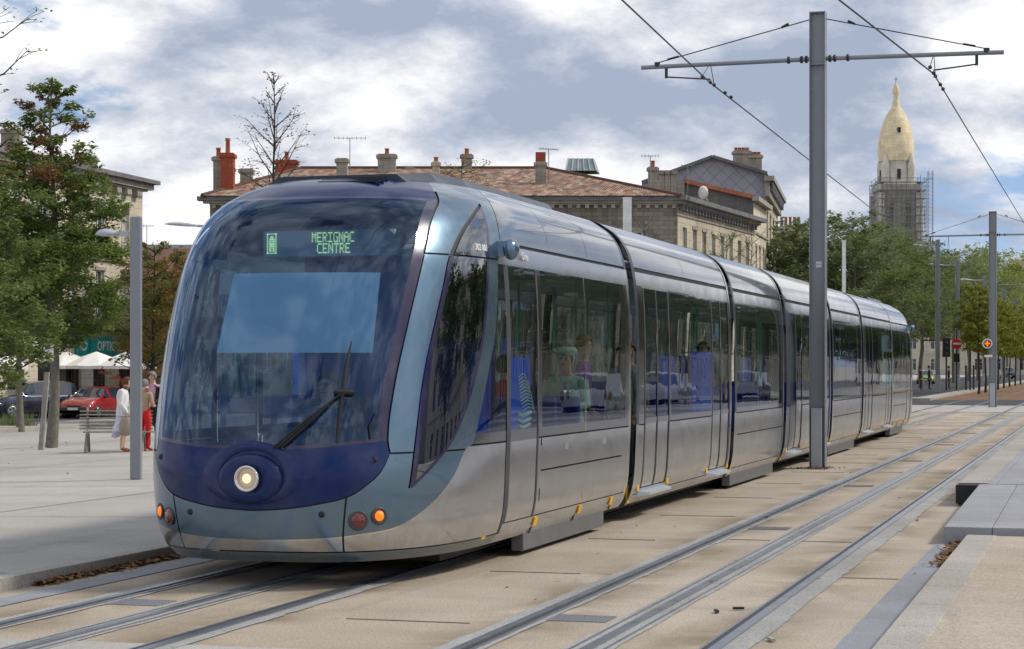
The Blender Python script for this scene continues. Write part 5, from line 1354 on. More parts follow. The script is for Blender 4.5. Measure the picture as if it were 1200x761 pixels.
# =================== trees ===================
M['bark'] = simple('grey_brown_bark', (.11, .095, .075), .9, 0, .35, 14, .5)
M['barkg'] = simple('pale_mossy_bark', (.17, .155, .125), .9, 0, .3, 12, .4)
M['barkd'] = simple('dark_bark', (.04, .032, .028), .9, 0, .3, 14, .4)
GREEN = [(.10, .18, .04), (.15, .24, .05), (.13, .21, .045), (.19, .26, .06), (.11, .19, .04), (.23, .24, .06), (.26, .16, .05)]
M['leafA'] = leafmat('green_leaves_turning', GREEN, .45)
M['leafB'] = leafmat('dark_green_leaves', [(.07, .12, .035), (.11, .17, .045), (.09, .14, .04), (.14, .20, .06)], .45)
M['leafL'] = leafmat('light_green_leaves', [(.16, .22, .06), (.20, .26, .08), (.13, .19, .05), (.22, .24, .08)], .35)
M['leafG'] = leafmat('grey_green_leaves', [(.17, .22, .09), (.23, .28, .12), (.20, .25, .10), (.27, .31, .16), (.15, .20, .08), (.30, .29, .14)], .4)
M['leafO'] = leafmat('orange_autumn_leaves', [(.18, .16, .04), (.26, .17, .045), (.14, .15, .035), (.34, .17, .045), (.17, .17, .05)], .35)
M['leafR'] = leafmat('rust_leaves', [(.26, .07, .03), (.33, .12, .05), (.20, .07, .03), (.28, .15, .06)], .35)
M['leafY'] = leafmat('yellow_green_leaves', [(.38, .42, .05), (.46, .45, .06), (.28, .36, .05), (.24, .3, .05)], .35)
M['leafH'] = leafmat('golden_clipped_leaves', [(.17, .25, .04), (.24, .29, .05), (.32, .30, .05), (.20, .27, .04), (.40, .28, .05)], .3)
M['leafBr'] = leafmat('brown_dry_leaves', [(.24, .12, .05), (.17, .09, .04), (.30, .18, .08)], .2)
M['leafP'] = leafmat('purple_leaves', [(.035, .018, .02), (.05, .025, .025), (.03, .03, .018)], .2)

def branches(rng, base, H_, fork, spread, n1, n2, trunk_r, lean=(0, 0), up=.55, env=None):
    """tapered trunk, limbs, twigs; returns mesh builder and tip points"""
    mb = MB(); tips = []
    top = base + Vector((lean[0], lean[1], H_))
    k = 7; tp = []
    for i in range(k + 1):
        t = i / k; q = base.lerp(top, t); q += Vector((rng.uniform(-1, 1), rng.uniform(-1, 1), 0)) * trunk_r * (.6 if 0 < i < k else 0) * (1 + t)
        tp.append(q)
    rad = [trunk_r * (1.25 if i == 0 else 1) * (1 - .88 * (i / k) ** 1.1) for i in range(k + 1)]
    mb.tube(tp, rad, 9)
    def on(t):
        f_ = t * k; i = min(int(f_), k - 1); return tp[i].lerp(tp[i + 1], f_ - i)
    for j in range(n1):
        t = fork + (1 - fork) * (j + rng.random()) / n1; t = min(t, .97); s = on(t); a = j * 2.4 + rng.uniform(-.4, .4)
        sp = spread(t) * rng.uniform(.75, 1.1)
        e = s + Vector((cos(a) * sp, sin(a) * sp, sp * up * rng.uniform(.5, 1.3) + .1)); mid = s.lerp(e, .5) + Vector((0, 0, -.06 * sp + rng.uniform(-.1, .1) * sp))
        r0_ = trunk_r * .38 * (1 - .6 * t) + .008
        mb.tube([s, mid, e], [r0_, r0_ * .6, r0_ * .18], 5, caps=False)
        tips.append((s.lerp(e, .45), sp * .5)); tips.append((e, sp * .45))
        for m_ in range(n2):
            f_ = rng.uniform(.35, .95); b_ = s.lerp(mid, f_ * 2) if f_ < .5 else mid.lerp(e, f_ * 2 - 1)
            a2 = a + rng.uniform(-1.3, 1.3); l2 = sp * rng.uniform(.25, .55)
            e2 = b_ + Vector((cos(a2) * l2, sin(a2) * l2, l2 * rng.uniform(.1, .9)))
            mb.tube([b_, b_.lerp(e2, .5) + Vector((0, 0, .04 * l2)), e2], [r0_ * .35, r0_ * .22, .004], 4, caps=False); tips.append((e2, l2 * .8))
    tips.append((top, spread(1) * .5 + .2))
    return mb, tips
def add_leaf(mb, c, size, rng, flat=.6):
    a = rng.uniform(0, 2 * pi); tilt = rng.gauss(0, flat); tw = rng.gauss(0, flat)
    u = Vector((cos(a), sin(a), tilt * .6)).normalized() * size; v = Vector((-sin(a), cos(a), tw)).normalized() * size * .55
    n = u.cross(v).normalized() * size * .18
    mb.add([c - u, c + v * .9 - u * .1 + n, c + u, c - v * .9 - u * .1 + n], [(0, 1, 2), (0, 2, 3)])
def leaves(rng, clumps, n, size, flat=.6, twig=True):
    mb = MB(); tot = sum(r * r for _, r in clumps)
    for c, r in clumps:
        m_ = max(2, int(n * r * r / tot)); 
        for _ in range(m_):
            d = Vector((rng.gauss(0, 1), rng.gauss(0, 1), rng.gauss(0, .55))).normalized() * r * rng.random() ** .45
            add_leaf(mb, c + d, size * rng.uniform(.6, 1.25), rng, flat)
    return mb
def prof_spread(pts, sc=1.0):
    f = lambda t: max(.05, np.interp(t, [p[0] for p in pts], [p[1] for p in pts])) * sc
    return f
def tree(name, loc, H_, prof, nleaf, lsize, leafm, label, cat='tree', group=None, fork=.3, n1=26, n2=4, tr=.12, seed=1, bark='bark', lean=(0, 0), clump=1.0, extra=None, up=.45, drop=0.0, second=None, rz=0, browntop=None):
    rng = random.Random(seed); t = empty(name, loc, rz, label, cat, group)
    mb, tips = branches(rng, Vector((0, 0, 0)), H_, fork, prof_spread(prof), n1, n2, tr, lean, up)
    mb.build('trunk', M[bark], t)
    cl = []
    for (c, r) in tips:
        if rng.random() < drop: continue
        cl.append((c, max(.12, r * clump)))
    if extra: cl += [(Vector(c), r) for c, r in extra]
    if browntop:
        bt = [q for q in cl if q[0].z > browntop and rng.random() < .25]; cl = [q for q in cl if q not in bt and (q[0].z < browntop or rng.random() < .8)]; leaves(rng, bt, int(nleaf * .10), lsize, .7).build('crown', M['leafBr'], t)
    if second:
        c2 = [q for q in cl if rng.random() < second[1]]; leaves(rng, c2, int(nleaf * second[1]), lsize, .85).build('crown', M[second[0]], t)
    leaves(rng, cl, nleaf, lsize, .7).build('crown', M[leafm], t)
    return t
def G_(u, d): p = at(u, d); return (p.x, p.y, plaza_z(p.x) if p.x > -33 else -.5)
# near green tree on the plaza, left
tree('deciduous_tree', G_(60.5, 47.5), 8.55, [(0, .5), (.24, 1.15), (.32, 1.55), (.42, 1.75), (.52, 1.55), (.64, 1.25), (.78, .95), (.9, .7), (1, .25)], 30000, .060, 'leafA', 'large green tree with browning top standing beside the bench at the left', fork=.27, n1=54, n2=5, tr=.125, seed=5, bark='barkg', clump=.58, up=.25, second=('leafB', .3), browntop=6.2, drop=.06)
tree('bare_tree', G_(-22, 40), 10.2, [(0, .1), (.5, .5), (.7, 1.3), (.9, 1.2), (1, .3)], 260, .05, 'leafA', 'taller nearly bare tree whose twigs reach in at the top of the left edge', fork=.5, n1=18, n2=4, tr=.09, seed=23, bark='barkd', clump=.4, up=.5, drop=.2)
# left neighbours
tree('deciduous_tree', G_(24, 64), 7.2, [(0, .4), (.3, 1.5), (.45, 1.9), (.7, 1.7), (.9, 1.0), (1, .4)], 14000, .085, 'leafP', 'tree with dark reddish leaves whose thin trunk stands left of the sign post', fork=.33, n1=34, n2=3, tr=.12, seed=9, bark='barkg', clump=.6, up=.2)
tree('deciduous_tree', G_(-18, 36), 5.5, [(0, .4), (.36, 1.0), (.55, 1.15), (.75, .9), (1, .4)], 13000, .055, 'leafL', 'pale green tree cut by the left edge of the picture', fork=.24, n1=40, n2=4, tr=.1, seed=21, clump=.55, up=.2, drop=.1)
# autumn trees at the far edge of the plaza
tree('deciduous_tree', G_(181, 70), 6.2, [(0, .5), (.2, .9), (.35, 1.5), (.6, 1.6), (.85, 1.0), (1, .4)], 9000, .07, 'leafO', 'olive and orange autumn tree between the grey lamp and the tram', fork=.26, n1=34, n2=4, tr=.11, seed=31, bark='barkd', clump=.6, second=('leafB', .45))
tree('deciduous_tree', G_(214, 82), 6.6, [(0, .5), (.2, 1.2), (.35, 1.6), (.6, 1.6), (.85, 1.0), (1, .4)], 8000, .08, 'leafO', 'orange autumn tree partly hidden by the left side of the tram', fork=.2, n1=30, n2=4, tr=.11, seed=37, bark='barkd', clump=.6, second=('leafR', .25))
tree('sapling', G_(152, 73), 3.5, [(0, .3), (.3, .8), (.6, .9), (1, .3)], 900, .075, 'leafR', 'small tree with sparse rust red leaves left of the grey lamp', fork=.3, n1=16, n2=3, tr=.055, seed=41, bark='barkd', clump=.6, drop=.2, up=.2)
# nearly bare trees behind the tram
tree('bare_tree', G_(321, 60), 10.6, [(0, .1), (.5, .4), (.62, 1.25), (.75, .95), (.9, .45), (1, .1)], 620, .055, 'leafBr', 'tall nearly bare tree with a few brown leaves behind the roof of the tram', fork=.6, n1=26, n2=5, tr=.085, seed=53, bark='barkd', clump=.5, up=1.15, drop=.35)
tree('bare_tree', G_(541, 66), 8.6, [(0, .1), (.7, .3), (.85, 1.0), (.95, .8), (1, .2)], 420, .055, 'leafO', 'small bare tree with yellow leaves behind the roof near the windscreen pillar', fork=.8, n1=12, n2=3, tr=.07, seed=57, bark='barkd', clump=.6, up=.2)
tree('bare_tree', G_(592, 84), 8.0, [(0, .1), (.7, .3), (.9, .7), (1, .2)], 60, .05, 'leafBr', 'thin leafless sapling in front of the dark stone wall', fork=.7, n1=9, n2=3, tr=.06, seed=58, bark='barkd', clump=.4, up=1.0, drop=.6)
tree('bare_tree', G_(755, 84), 7.9, [(0, .1), (.7, .3), (.9, .8), (1, .2)], 60, .05, 'leafBr', 'thin leafless sapling right of the wide white mast', fork=.7, n1=9, n2=3, tr=.06, seed=59, bark='barkd', clump=.4, up=1.0, drop=.6)
tree('bare_tree', G_(852, 90), 7.6, [(0, .1), (.6, .4), (.85, 1.0), (1, .2)], 900, .06, 'leafL', 'small tree with bright green lower leaves before the cream house', fork=.55, n1=14, n2=3, tr=.07, seed=60, bark='barkd', clump=.6, up=.6)
tree('bare_tree', G_(880, 92), 8.3, [(0, .1), (.6, .4), (.85, .9), (1, .2)], 220, .05, 'leafR', 'thin sapling with a few rust leaves at the corner of the stone house', fork=.65, n1=12, n2=3, tr=.06, seed=61, bark='barkd', clump=.4, up=.8)
# the avenue row
rows = []
far_lbl = []
def plane_tree(u, d, vt, w_, seed, label, leafm='leafG', n=9000, ls=.14, cb=.33, bark='barkg'):
    p = at(u, d); h = hz(vt, d)
    return tree('plane_tree', (p.x, p.y, 0), h * .97, [(0, .5), (cb, w_ * .7), (cb + .12, w_), (.65, w_), (.85, w_ * .8), (1, w_ * .35)], n, ls, leafm, label, group='plane trees along the avenue', fork=cb, n1=34, n2=3, tr=.2, seed=seed, bark=bark, clump=.62, up=.3, second=('leafA', .25))
L1 = [(934, 122, 258, 2.4, 'first plane tree, standing nearest the slate gable house'), (966, 126, 254, 2.6, 'plane tree directly left of the tall foreground pole top'), (1000, 122, 252, 2.7, 'plane tree just right of the tall foreground pole'),
      (1030, 135, 262, 3.0, 'plane tree standing below the church tower scaffolding'), (1056, 150, 277, 3.2, 'plane tree right of the church tower base'), (1080, 168, 290, 3.4, 'plane tree behind the nearest tall avenue lamp'),
      (1100, 190, 296, 4.6, 'plane tree between the first two avenue lamps'), (1118, 216, 301, 5.2, 'plane tree behind the no entry sign'), (1135, 245, 306, 5.8, 'plane tree behind the third avenue lamp'), (1154, 280, 312, 7, 'far plane tree behind the signal pole'), (1180, 320, 318, 9, 'farthest plane tree, right of the signal pole')]
for i, (u, d, vt, w_, lb) in enumerate(L1): plane_tree(u, d, vt, w_, 70 + i, lb, n=9000 if d < 170 else 6000, ls=.13 if d < 170 else .2)
for i, (u, d, vt, w_, lb) in enumerate([(1146, 255, 288, 4.4, 'yellow green tree standing above the others left of the signal pole'), (1176, 262, 292, 4.6, 'yellow green tree right of the signal pole')]): plane_tree(u, d, vt, w_, 90 + i, lb, 'leafY', 6000, .2)
# clipped young trees in a row beside the corridor
for i, y in enumerate([130, 138, 147, 156, 166, 177, 189, 202, 217, 234, 254]):
    X = -7.75 - i * .05
    t = tree('clipped_tree', (X, y, 0), 6.7, [(0, .2), (.34, .9), (.5, 1.25), (.8, 1.15), (1, .6)], 4600 if y < 190 else 2600, .11 if y < 190 else .16, 'leafH', ['first clipped golden tree, nearest the signal pole', 'second clipped golden tree in the row', 'third clipped golden tree in the row', 'fourth clipped golden tree in the row', 'fifth clipped golden tree in the row', 'sixth clipped golden tree in the row', 'seventh clipped golden tree in the row', 'eighth clipped golden tree in the row', 'ninth clipped golden tree in the row', 'tenth clipped golden tree in the row', 'last and farthest clipped golden tree in the row'][i], group='clipped young trees beside the track', fork=.36, n1=26, n2=3, tr=.07, seed=110 + i, bark='barkd', clump=.6, up=.1, second=('leafY', .15))
# trees on the near side of the street, out of frame, mirrored in the glass
protoT = None
ORD = ['first', 'second', 'third', 'fourth', 'fifth', 'sixth', 'seventh', 'eighth', 'ninth', 'tenth', 'eleventh', 'twelfth', 'thirteenth', 'fourteenth', 'fifteenth', 'sixteenth']
for i in range(16):
    x, y = 13.2 + (i % 3) * .5, 30 + i * 11 + max(0, i - 8) * 9
    lb = ORD[i] + ' street tree opposite the tram, seen only mirrored in its windows'
    if protoT is None: protoT = tree('street_tree', (x, y, 0), 10.5, [(0, .5), (.22, 2.4), (.5, 3.2), (.85, 2.2), (1, .8)], 9000, .17, 'leafB', lb, group='street trees opposite the tram', fork=.22, n1=34, n2=2, tr=.16, seed=140, clump=.7)
    else:
        c = copy_tree(protoT, None, (x, y, 0), i * 1.3, lb); c.scale = (1, 1, .85 + .1 * (i % 4))
# tuft of grass by the low wall
rng = random.Random(4); mb = MB(); p = at(18, 66)
for i in range(260):
    a = rng.uniform(0, 2 * pi); r = rng.random() * .8; b_ = Vector((cos(a) * r, sin(a) * r * .4, 0)); h = rng.uniform(.2, .5); t_ = b_ + Vector((rng.uniform(-.15, .15), rng.uniform(-.1, .1), h)); mb.add([b_ - Vector((.015, 0, 0)), b_ + Vector((.015, 0, 0)), t_], [(0, 1, 2)])
o = mb.build('grass_tuft', M['leafG'], None, 0, (p.x, p.y, -.2)); setp(o, 'tuft of grey green grass growing on the low wall at the left', 'plant')
# =================== people ===================
M['skin'] = simple('skin', (.62, .38, .28), .6, 0, .08)
M['eye'] = simple('eye_dark', (.03, .02, .02), .3)
def cloth(name, c): 
    if name not in M: M[name] = simple(name, c, .85, 0, .18, 9, .2)
    return M[name]
HAIRC = {'brown': (.13, .045, .018), 'grey': (.22, .21, .20), 'white': (.60, .57, .52), 'dark': (.025, .018, .014), 'blond': (.42, .28, .13)}
def finger(mb, a, d, l, r, curl, side, m):
    q1 = a + d * l * .5; d2 = (d + side * curl).normalized(); q2 = q1 + d2 * l * .3; d3 = (d2 + side * curl).normalized(); mb.tube([a, q1, q2, q2 + d3 * l * .2], [r, r * .95, r * .85, r * .5], 5, m)
def person(label, loc, rz, top, legs, h=1.7, hair='dark', seated=False, pose=None, shoes=(.03, .025, .02), skirt=False, jacket=None, hat=None, glasses=False, parent_group=None, sleeves=True, scale_w=1.0):
    root = empty('person', loc, rz, label, 'person', parent_group); s = h / 1.75
    J = {'pel': (0, 0, .96), 'spi': (0, .01, 1.14), 'che': (0, 0, 1.32), 'nec': (0, .01, 1.46), 'hdb': (0, -.005, 1.54), 'hed': (0, -.015, 1.63), 'top': (0, .005, 1.72)}
    for sd, n in ((1, 'L'), (-1, 'R')):
        J.update({'hip' + n: (sd * .09, 0, .90), 'kne' + n: (sd * .10, -.02, .50), 'ank' + n: (sd * .10, .02, .09), 'toe' + n: (sd * .115, -.15, .035), 'sho' + n: (sd * .175, 0, 1.40), 'elb' + n: (sd * .225, .03, 1.12), 'wri' + n: (sd * .225, -.05, .88), 'pal' + n: (sd * .22, -.07, .80)})
    if seated:
        dz = -.50
        for k in J:
            x, y, z = J[k]
            if k[:3] in ('kne', 'ank', 'toe', 'hip'): continue
            J[k] = (x, y, z + dz)
        for sd, n in ((1, 'L'), (-1, 'R')):
            J['hip' + n] = (sd * .10, -.03, .45); J['kne' + n] = (sd * .12, -.46, .47); J['ank' + n] = (sd * .12, -.44, .08); J['toe' + n] = (sd * .12, -.60, .035)
            J['elb' + n] = (sd * .23, -.02, .64); J['wri' + n] = (sd * .16, -.26, .60); J['pal' + n] = (sd * .14, -.33, .58)
    if pose: J.update(pose)
    RD = {'pel': (.155, .115), 'spi': (.13, .10), 'che': (.165, .115), 'nec': (.055, .055), 'hdb': (.062, .07), 'hed': (.082, .10), 'top': (.06, .07)}
    for n in 'LR': RD.update({'hip' + n: (.095, .10), 'kne' + n: (.058, .062), 'ank' + n: (.038, .042), 'toe' + n: (.036, .026), 'sho' + n: (.062, .06), 'elb' + n: (.044, .044), 'wri' + n: (.027, .027), 'pal' + n: (.036, .018)})
    names = list(J); ix = {k: i for i, k in enumerate(names)}
    E = [('pel', 'spi', 1), ('spi', 'che', 1), ('che', 'nec', 1), ('nec', 'hdb', 0), ('hdb', 'hed', 0), ('hed', 'top', 0)]
    for n in 'LR': E += [('pel', 'hip' + n, 2), ('hip' + n, 'kne' + n, 2), ('kne' + n, 'ank' + n, 2 if not skirt else 0), ('ank' + n, 'toe' + n, 3), ('che', 'sho' + n, 1), ('sho' + n, 'elb' + n, 1), ('elb' + n, 'wri' + n, 1 if sleeves else 0), ('wri' + n, 'pal' + n, 0)]
    me = bpy.data.meshes.new('p'); me.from_pydata([Vector(J[k]) * s for k in names], [(ix[a], ix[b_]) for a, b_, _ in E], [])
    o = bpy.data.objects.new('p', me); C.objects.link(o); md = o.modifiers.new('s', 'SKIN'); md.use_smooth_shade = True
    for k in names:
        v = me.skin_vertices[0].data[ix[k]]; r = RD[k]; v.radius = (r[0] * s * scale_w, r[1] * s * scale_w); v.use_root = k == 'pel'
    o.modifiers.new('u', 'SUBSURF').levels = 1
    dg = bpy.context.evaluated_depsgraph_get(); dg.update(); bm_ = bpy.data.meshes.new_from_object(o.evaluated_get(dg)); bpy.data.objects.remove(o); bpy.data.meshes.remove(me)
    mb = MB(); vs = [v.co.copy() for v in bm_.vertices]
    segs = [(Vector(J[a]) * s, Vector(J[b_]) * s, m_) for a, b_, m_ in E]
    bm_.materials.clear()
    for p in bm_.polygons:
        c = p.center; best = None
        for a, b_, m_ in segs:
            ab = b_ - a; t = max(0, min(1, (c - a).dot(ab) / ab.dot(ab))); d = (c - a - ab * t).length
            if best is None or d < best[0]: best = (d, m_)
        mb.f.append(tuple(p.vertices)); mb.m.append(best[1]); mb.sm.append(True)
    mb.v = [tuple(v) for v in vs]; bpy.data.meshes.remove(bm_)
    H = Vector(J['hed']) * s
    mb.tube([H + Vector((0, -.088, .02)) * s, H + Vector((0, -.118, -.015)) * s, H + Vector((0, -.085, -.025)) * s], [.006 * s, .015 * s, .008 * s], 6, 0)
    for sd in (-1, 1):
        mb.sphere(H + Vector((sd * .032, -.087, .018)) * s, .011 * s, 5, 4); mb.sphere(H + Vector((sd * .083, .0, .0)) * s, .026 * s, 5, 0, (.35, .8, 1.1))
    mb.tube([H + Vector((-.025, -.088, -.05)) * s, H + Vector((0, -.094, -.052)) * s, H + Vector((.025, -.088, -.05)) * s], .006 * s, 5, 5)
    for n, sd in (('L', 1), ('R', -1)):
        w_, p_ = Vector(J['wri' + n]) * s, Vector(J['pal' + n]) * s; d = (p_ - w_).normalized(); sv = Vector((0, 1, 0)); sv = (sv - d * sv.dot(d)).normalized(); cv = d.cross(sv) * sd
        for k, l in enumerate((.072, .08, .075, .06)): finger(mb, p_ + sv * (-.028 + .019 * k) * s, d, l * s, .0085 * s, .45, cv, 0)
        finger(mb, w_ + (p_ - w_) * .45 - sv * .03 * s, (d * .7 - sv * .7).normalized(), .055 * s, .0095 * s, .35, cv, 0)
    T_, Lg = cloth('cloth_%s' % top[0], top[1]), cloth('cloth_%s' % legs[0], legs[1]); S_ = cloth('shoe_%d' % int(shoes[0] * 1000), shoes)
    mb.build('body', [M['skin'], T_, Lg, S_, M['eye'], cloth('lips', (.35, .10, .09))], root)
    # hair
    hm = cloth('hair_' + hair, HAIRC[hair]); mb = MB(); rg = random.Random(hash(label) % 999)
    mb.sphere(H + Vector((0, .018, .028)) * s, .108 * s, 9, 0, (.93, 1.05, 1.02)); keep = []
    fs = []
    for f in mb.f:
        c = sum((Vector(mb.v[i]) for i in f), Vector()) / 4 - H
        if c.y > -.022 * s - max(0, c.z - .03 * s) * 1.3 and c.z > -.055 * s: fs.append(f)
    mb.v = [tuple(Vector(v) + Vector((rg.uniform(-1, 1), rg.uniform(-1, 1), rg.uniform(-1, 1))) * .005) for v in mb.v]; mb.f = fs; mb.m = [0] * len(fs); mb.sm = [True] * len(fs)
    mb.build('hair', hm, root)
    if hat:
        mb = MB(); mb.lathe([(.085, .05), (.115, .07), (.125, .10), (.10, .13), (.02, .14)], H / 1.0, 14); mb.v = [(x, y, z) for x, y, z in mb.v]; mb.build('hat', cloth('hat_' + hat[0], hat[1]), root)
    if glasses:
        mb = MB()
        for sd in (-1, 1): mb.sphere(H + Vector((sd * .035, -.098, .018)) * s, .028, 6, 0, (1, .35, .75))
        mb.tube([H + Vector((-.085, -.02, .02)), H + Vector((-.06, -.095, .02)), H + Vector((.06, -.095, .02)), H + Vector((.085, -.02, .02))], .005, 5); mb.build('sunglasses', M['eye'], root)
    def ellipt(nm, mat, prof, c=(0, 0), gap=0):   # (z, rx, ry)
        mb = MB(); n = 20; vs = []
        for z, rx, ry in prof:
            for j in range(n):
                a = 2 * pi * j / n; wv = 1 + .03 * sin(5 * a + z * 9); vs.append(((c[0] + rx * cos(a) * wv) * s, (c[1] + ry * sin(a) * wv) * s, z * s))
        mb.add(vs, [(i * n + j, i * n + (j + 1) % n, (i + 1) * n + (j + 1) % n, (i + 1) * n + j) for i in range(len(prof) - 1) for j in range(n) if not (gap and j in (13, 14, 15, 16))], 0, True); return mb.build(nm, mat, root)
    if skirt: ellipt('skirt', Lg, [(1.04, .15, .115), (.9, .175, .15), (.7, .185, .17), (.48, .21, .19)])
    if jacket:
        jm = cloth('jacket_' + jacket[0], jacket[1]); dz = -.5 if seated else 0
        ellipt('jacket', jm, [(1.45 + dz, .09, .08), (1.40 + dz, .19, .115), (1.3 + dz, .20, .14), (1.12 + dz, .175, .13), (.98 + dz, .20, .15), (.84 + (dz if not seated else dz + .1), .215, .165)], gap=len(jacket) > 2)
        for n in 'LR':
            mb = MB(); mb.tube([Vector(J['sho' + n]) * s, Vector(J['elb' + n]) * s, (Vector(J['wri' + n]) * .95 + Vector(J['elb' + n]) * .05) * s], [.08 * s, .06 * s, .046 * s], 10); mb.build('sleeve', jm, root)
    return root
FR = pi / 2 + TH        # facing picture-right
p = at(144, 43.4); pz = plaza_z(p.x)
lean = {'nec': (0, -.05, 1.45), 'hdb': (0, -.09, 1.52), 'hed': (0, -.12, 1.60), 'top': (0, -.11, 1.69), 'elbR': (-.22, .02, 1.12), 'wriR': (-.20, -.14, .90), 'palR': (-.20, -.18, .82), 'elbL': (.21, .06, 1.12), 'wriL': (.20, -.02, .88)}
w1_ = person('woman with short auburn hair in a white jacket carrying shopping bags beside the bench', (p.x, p.y, pz), FR, ('white', (.7, .68, .68)), ('lilac', (.62, .62, .74)), 1.64, 'brown', skirt=True, jacket=('white', (.74, .72, .73)), pose=lean, shoes=(.25, .08, .04))
def bag(name, c, w_, h, mat, label, lean_=0.0, seed=1):
    rg = random.Random(seed); mb = MB(); n = 18; vs = []
    prof = [(0, .05), (.08, .42), (.3, .50), (.6, .46), (.85, .34), (1, .16)]
    for t, r in prof:
        for j in range(n): a = 2 * pi * j / n; q = r * w_ * (1 + .10 * sin(3 * a + t * 4) + rg.uniform(-.04, .04)); vs.append((q * cos(a) + lean_ * t * h, q * sin(a) * .55, t * h))
    mb.add(vs, [(i * n + j, i * n + (j + 1) % n, (i + 1) * n + (j + 1) % n, (i + 1) * n + j) for i in range(len(prof) - 1) for j in range(n)], 0, True)
    mb.tube([(lean_ * h, -.03, h), (lean_ * h, 0, h + .13), (lean_ * h, .03, h)], .007, 5); mb.tube([(lean_ * h + .04, -.03, h * .97), (lean_ * h, 0, h + .13)], .006, 5)
    o = mb.build(name, mat, None, 0, c, TH); return setp(o, label, 'bag')
q = at(147.5, 43.1); bag('shopping_bag', (q.x, q.y, pz + .36), .30, .42, cloth('khaki_bag', (.34, .29, .22)), 'khaki plastic shopping bag hanging from the hand of the woman in white', 0, 2)
q = at(152.0, 43.35); bag('shopping_bag', (q.x, q.y, pz + .50), .26, .50, cloth('pale_bag', (.62, .60, .54)), 'pale translucent bag hanging in front of the khaki bag', 0, 3)
q = at(134.5, 43.5); bag('shopping_bag', (q.x, q.y, pz + .30), .20, .40, cloth('lilac_bag', (.62, .62, .78)), 'small lilac bag swinging behind the woman in white', .25, 4)
p = at(169.5, 43.9)
person('woman in red trousers and beige top seen from behind next to the grey lamp post', (p.x, p.y, plaza_z(p.x)), TH + pi - .5, ('beige', (.42, .29, .19)), ('red', (.62, .015, .02)), 1.56, 'grey', pose={'elbL': (.22, -.02, 1.12), 'wriL': (.10, -.24, 1.12), 'palL': (.04, -.28, 1.14), 'elbR': (-.23, -.02, 1.12), 'wriR': (-.12, -.24, 1.10), 'palR': (-.06, -.28, 1.12)}, shoes=(.35, .05, .03), sleeves=False, scale_w=1.12)
p = at(179, 45.2)
person('grey haired man in a dark suit and pink shirt facing the woman in red trousers', (p.x, p.y, plaza_z(p.x)), TH - .25, ('pink', (.66, .36, .45)), ('black', (.012, .012, .015)), 1.74, 'grey', jacket=('black', (.012, .012, .015), 1), pose={'hed': (0, -.045, 1.62), 'elbL': (.25, .0, 1.13), 'wriL': (.14, -.22, 1.06), 'palL': (.08, -.28, 1.06)})
# his open jacket: two dark side panels and sleeves
p = at(216, 44.5)
person('white haired woman in a grey coat seen through the left side of the tram windscreen', (p.x, p.y, plaza_z(p.x)), TH + pi / 2, ('grey', (.20, .20, .21)), ('grey', (.20, .20, .21)), 1.52, 'white', jacket=('grey', (.24, .24, .25)), scale_w=1.15)
p = at(231, 58)
person('person in a beige cap behind the white haired woman, seen through the windscreen', (p.x, p.y, plaza_z(p.x)), TH, ('olive', (.18, .19, .13)), ('navy', (.03, .035, .06)), 1.68, 'grey', hat=('beige', (.5, .44, .32)))
# people in the tram (tram floor at .36)
def aboard(x, y, lab, face, z=.36, **k):
    return person(lab, (TX + x, TY + y, z), face, **k)
aboard(.04, 1.50, 'tram driver in sunglasses sitting behind the windscreen', 0, z=.42, top=('bluegrey', (.07, .10, .16)), legs=('black', (.012, .012, .015)), h=1.76, hair='dark', seated=True, glasses=True)
aboard(.92, 6.0, 'passenger in a mint beret and mint coat sitting in the first car', 0, z=.72, top=('mint', (.42, .66, .55)), legs=('grey', (.20, .20, .21)), h=1.66, hair='white', seated=True, hat=('mint', (.50, .80, .66)), jacket=('mint', (.42, .66, .55)))
aboard(.55, 5.0, 'passenger in a dark red coat sitting facing the beret wearer', pi, z=.64, top=('darkred', (.50, .02, .07)), legs=('black', (.012, .012, .015)), h=1.66, hair='dark', seated=True, jacket=('darkred', (.50, .02, .07)))
aboard(1.0, 6.45, 'passenger in a purple top standing at the rear window of the first car', pi / 2, z=.45, top=('purple', (.26, .07, .32)), legs=('navy', (.03, .035, .06)), h=1.60, hair='blond')
aboard(.85, 8.9, 'passenger in a pale jacket standing behind the first door of the second car', -.4, top=('palegreen', (.35, .45, .40)), legs=('grey', (.20, .20, .21)), h=1.62, hair='white', jacket=('palegreen', (.35, .45, .40)))
aboard(.55, 10.5, 'passenger in a grey coat standing between the doors of the second car', .6, top=('grey', (.20, .20, .21)), legs=('navy', (.03, .035, .06)), h=1.66, hair='grey', jacket=('grey', (.24, .24, .25)))
aboard(.7, 14.6, 'passenger in dark blue standing in the third car', .2, top=('navy', (.03, .035, .06)), legs=('navy', (.03, .035, .06)), h=1.72, hair='dark')
# avenue passers-by
for u, d, h, c, lb in ((1079, 150, 1.75, 'black', 'dark clothed passer-by just behind the tail of the tram'), (1089, 152, 1.8, 'navy', 'passer-by in navy left of the nearest avenue lamp'), (1112, 156, 1.78, 'black', 'dark clothed passer-by left of the no entry sign')):
    p = at(u, d); person(lb, (p.x, p.y, .0), TH + 1.2, (c, (.015, .015, .02)), ('navy', (.03, .035, .06)), h, 'dark')
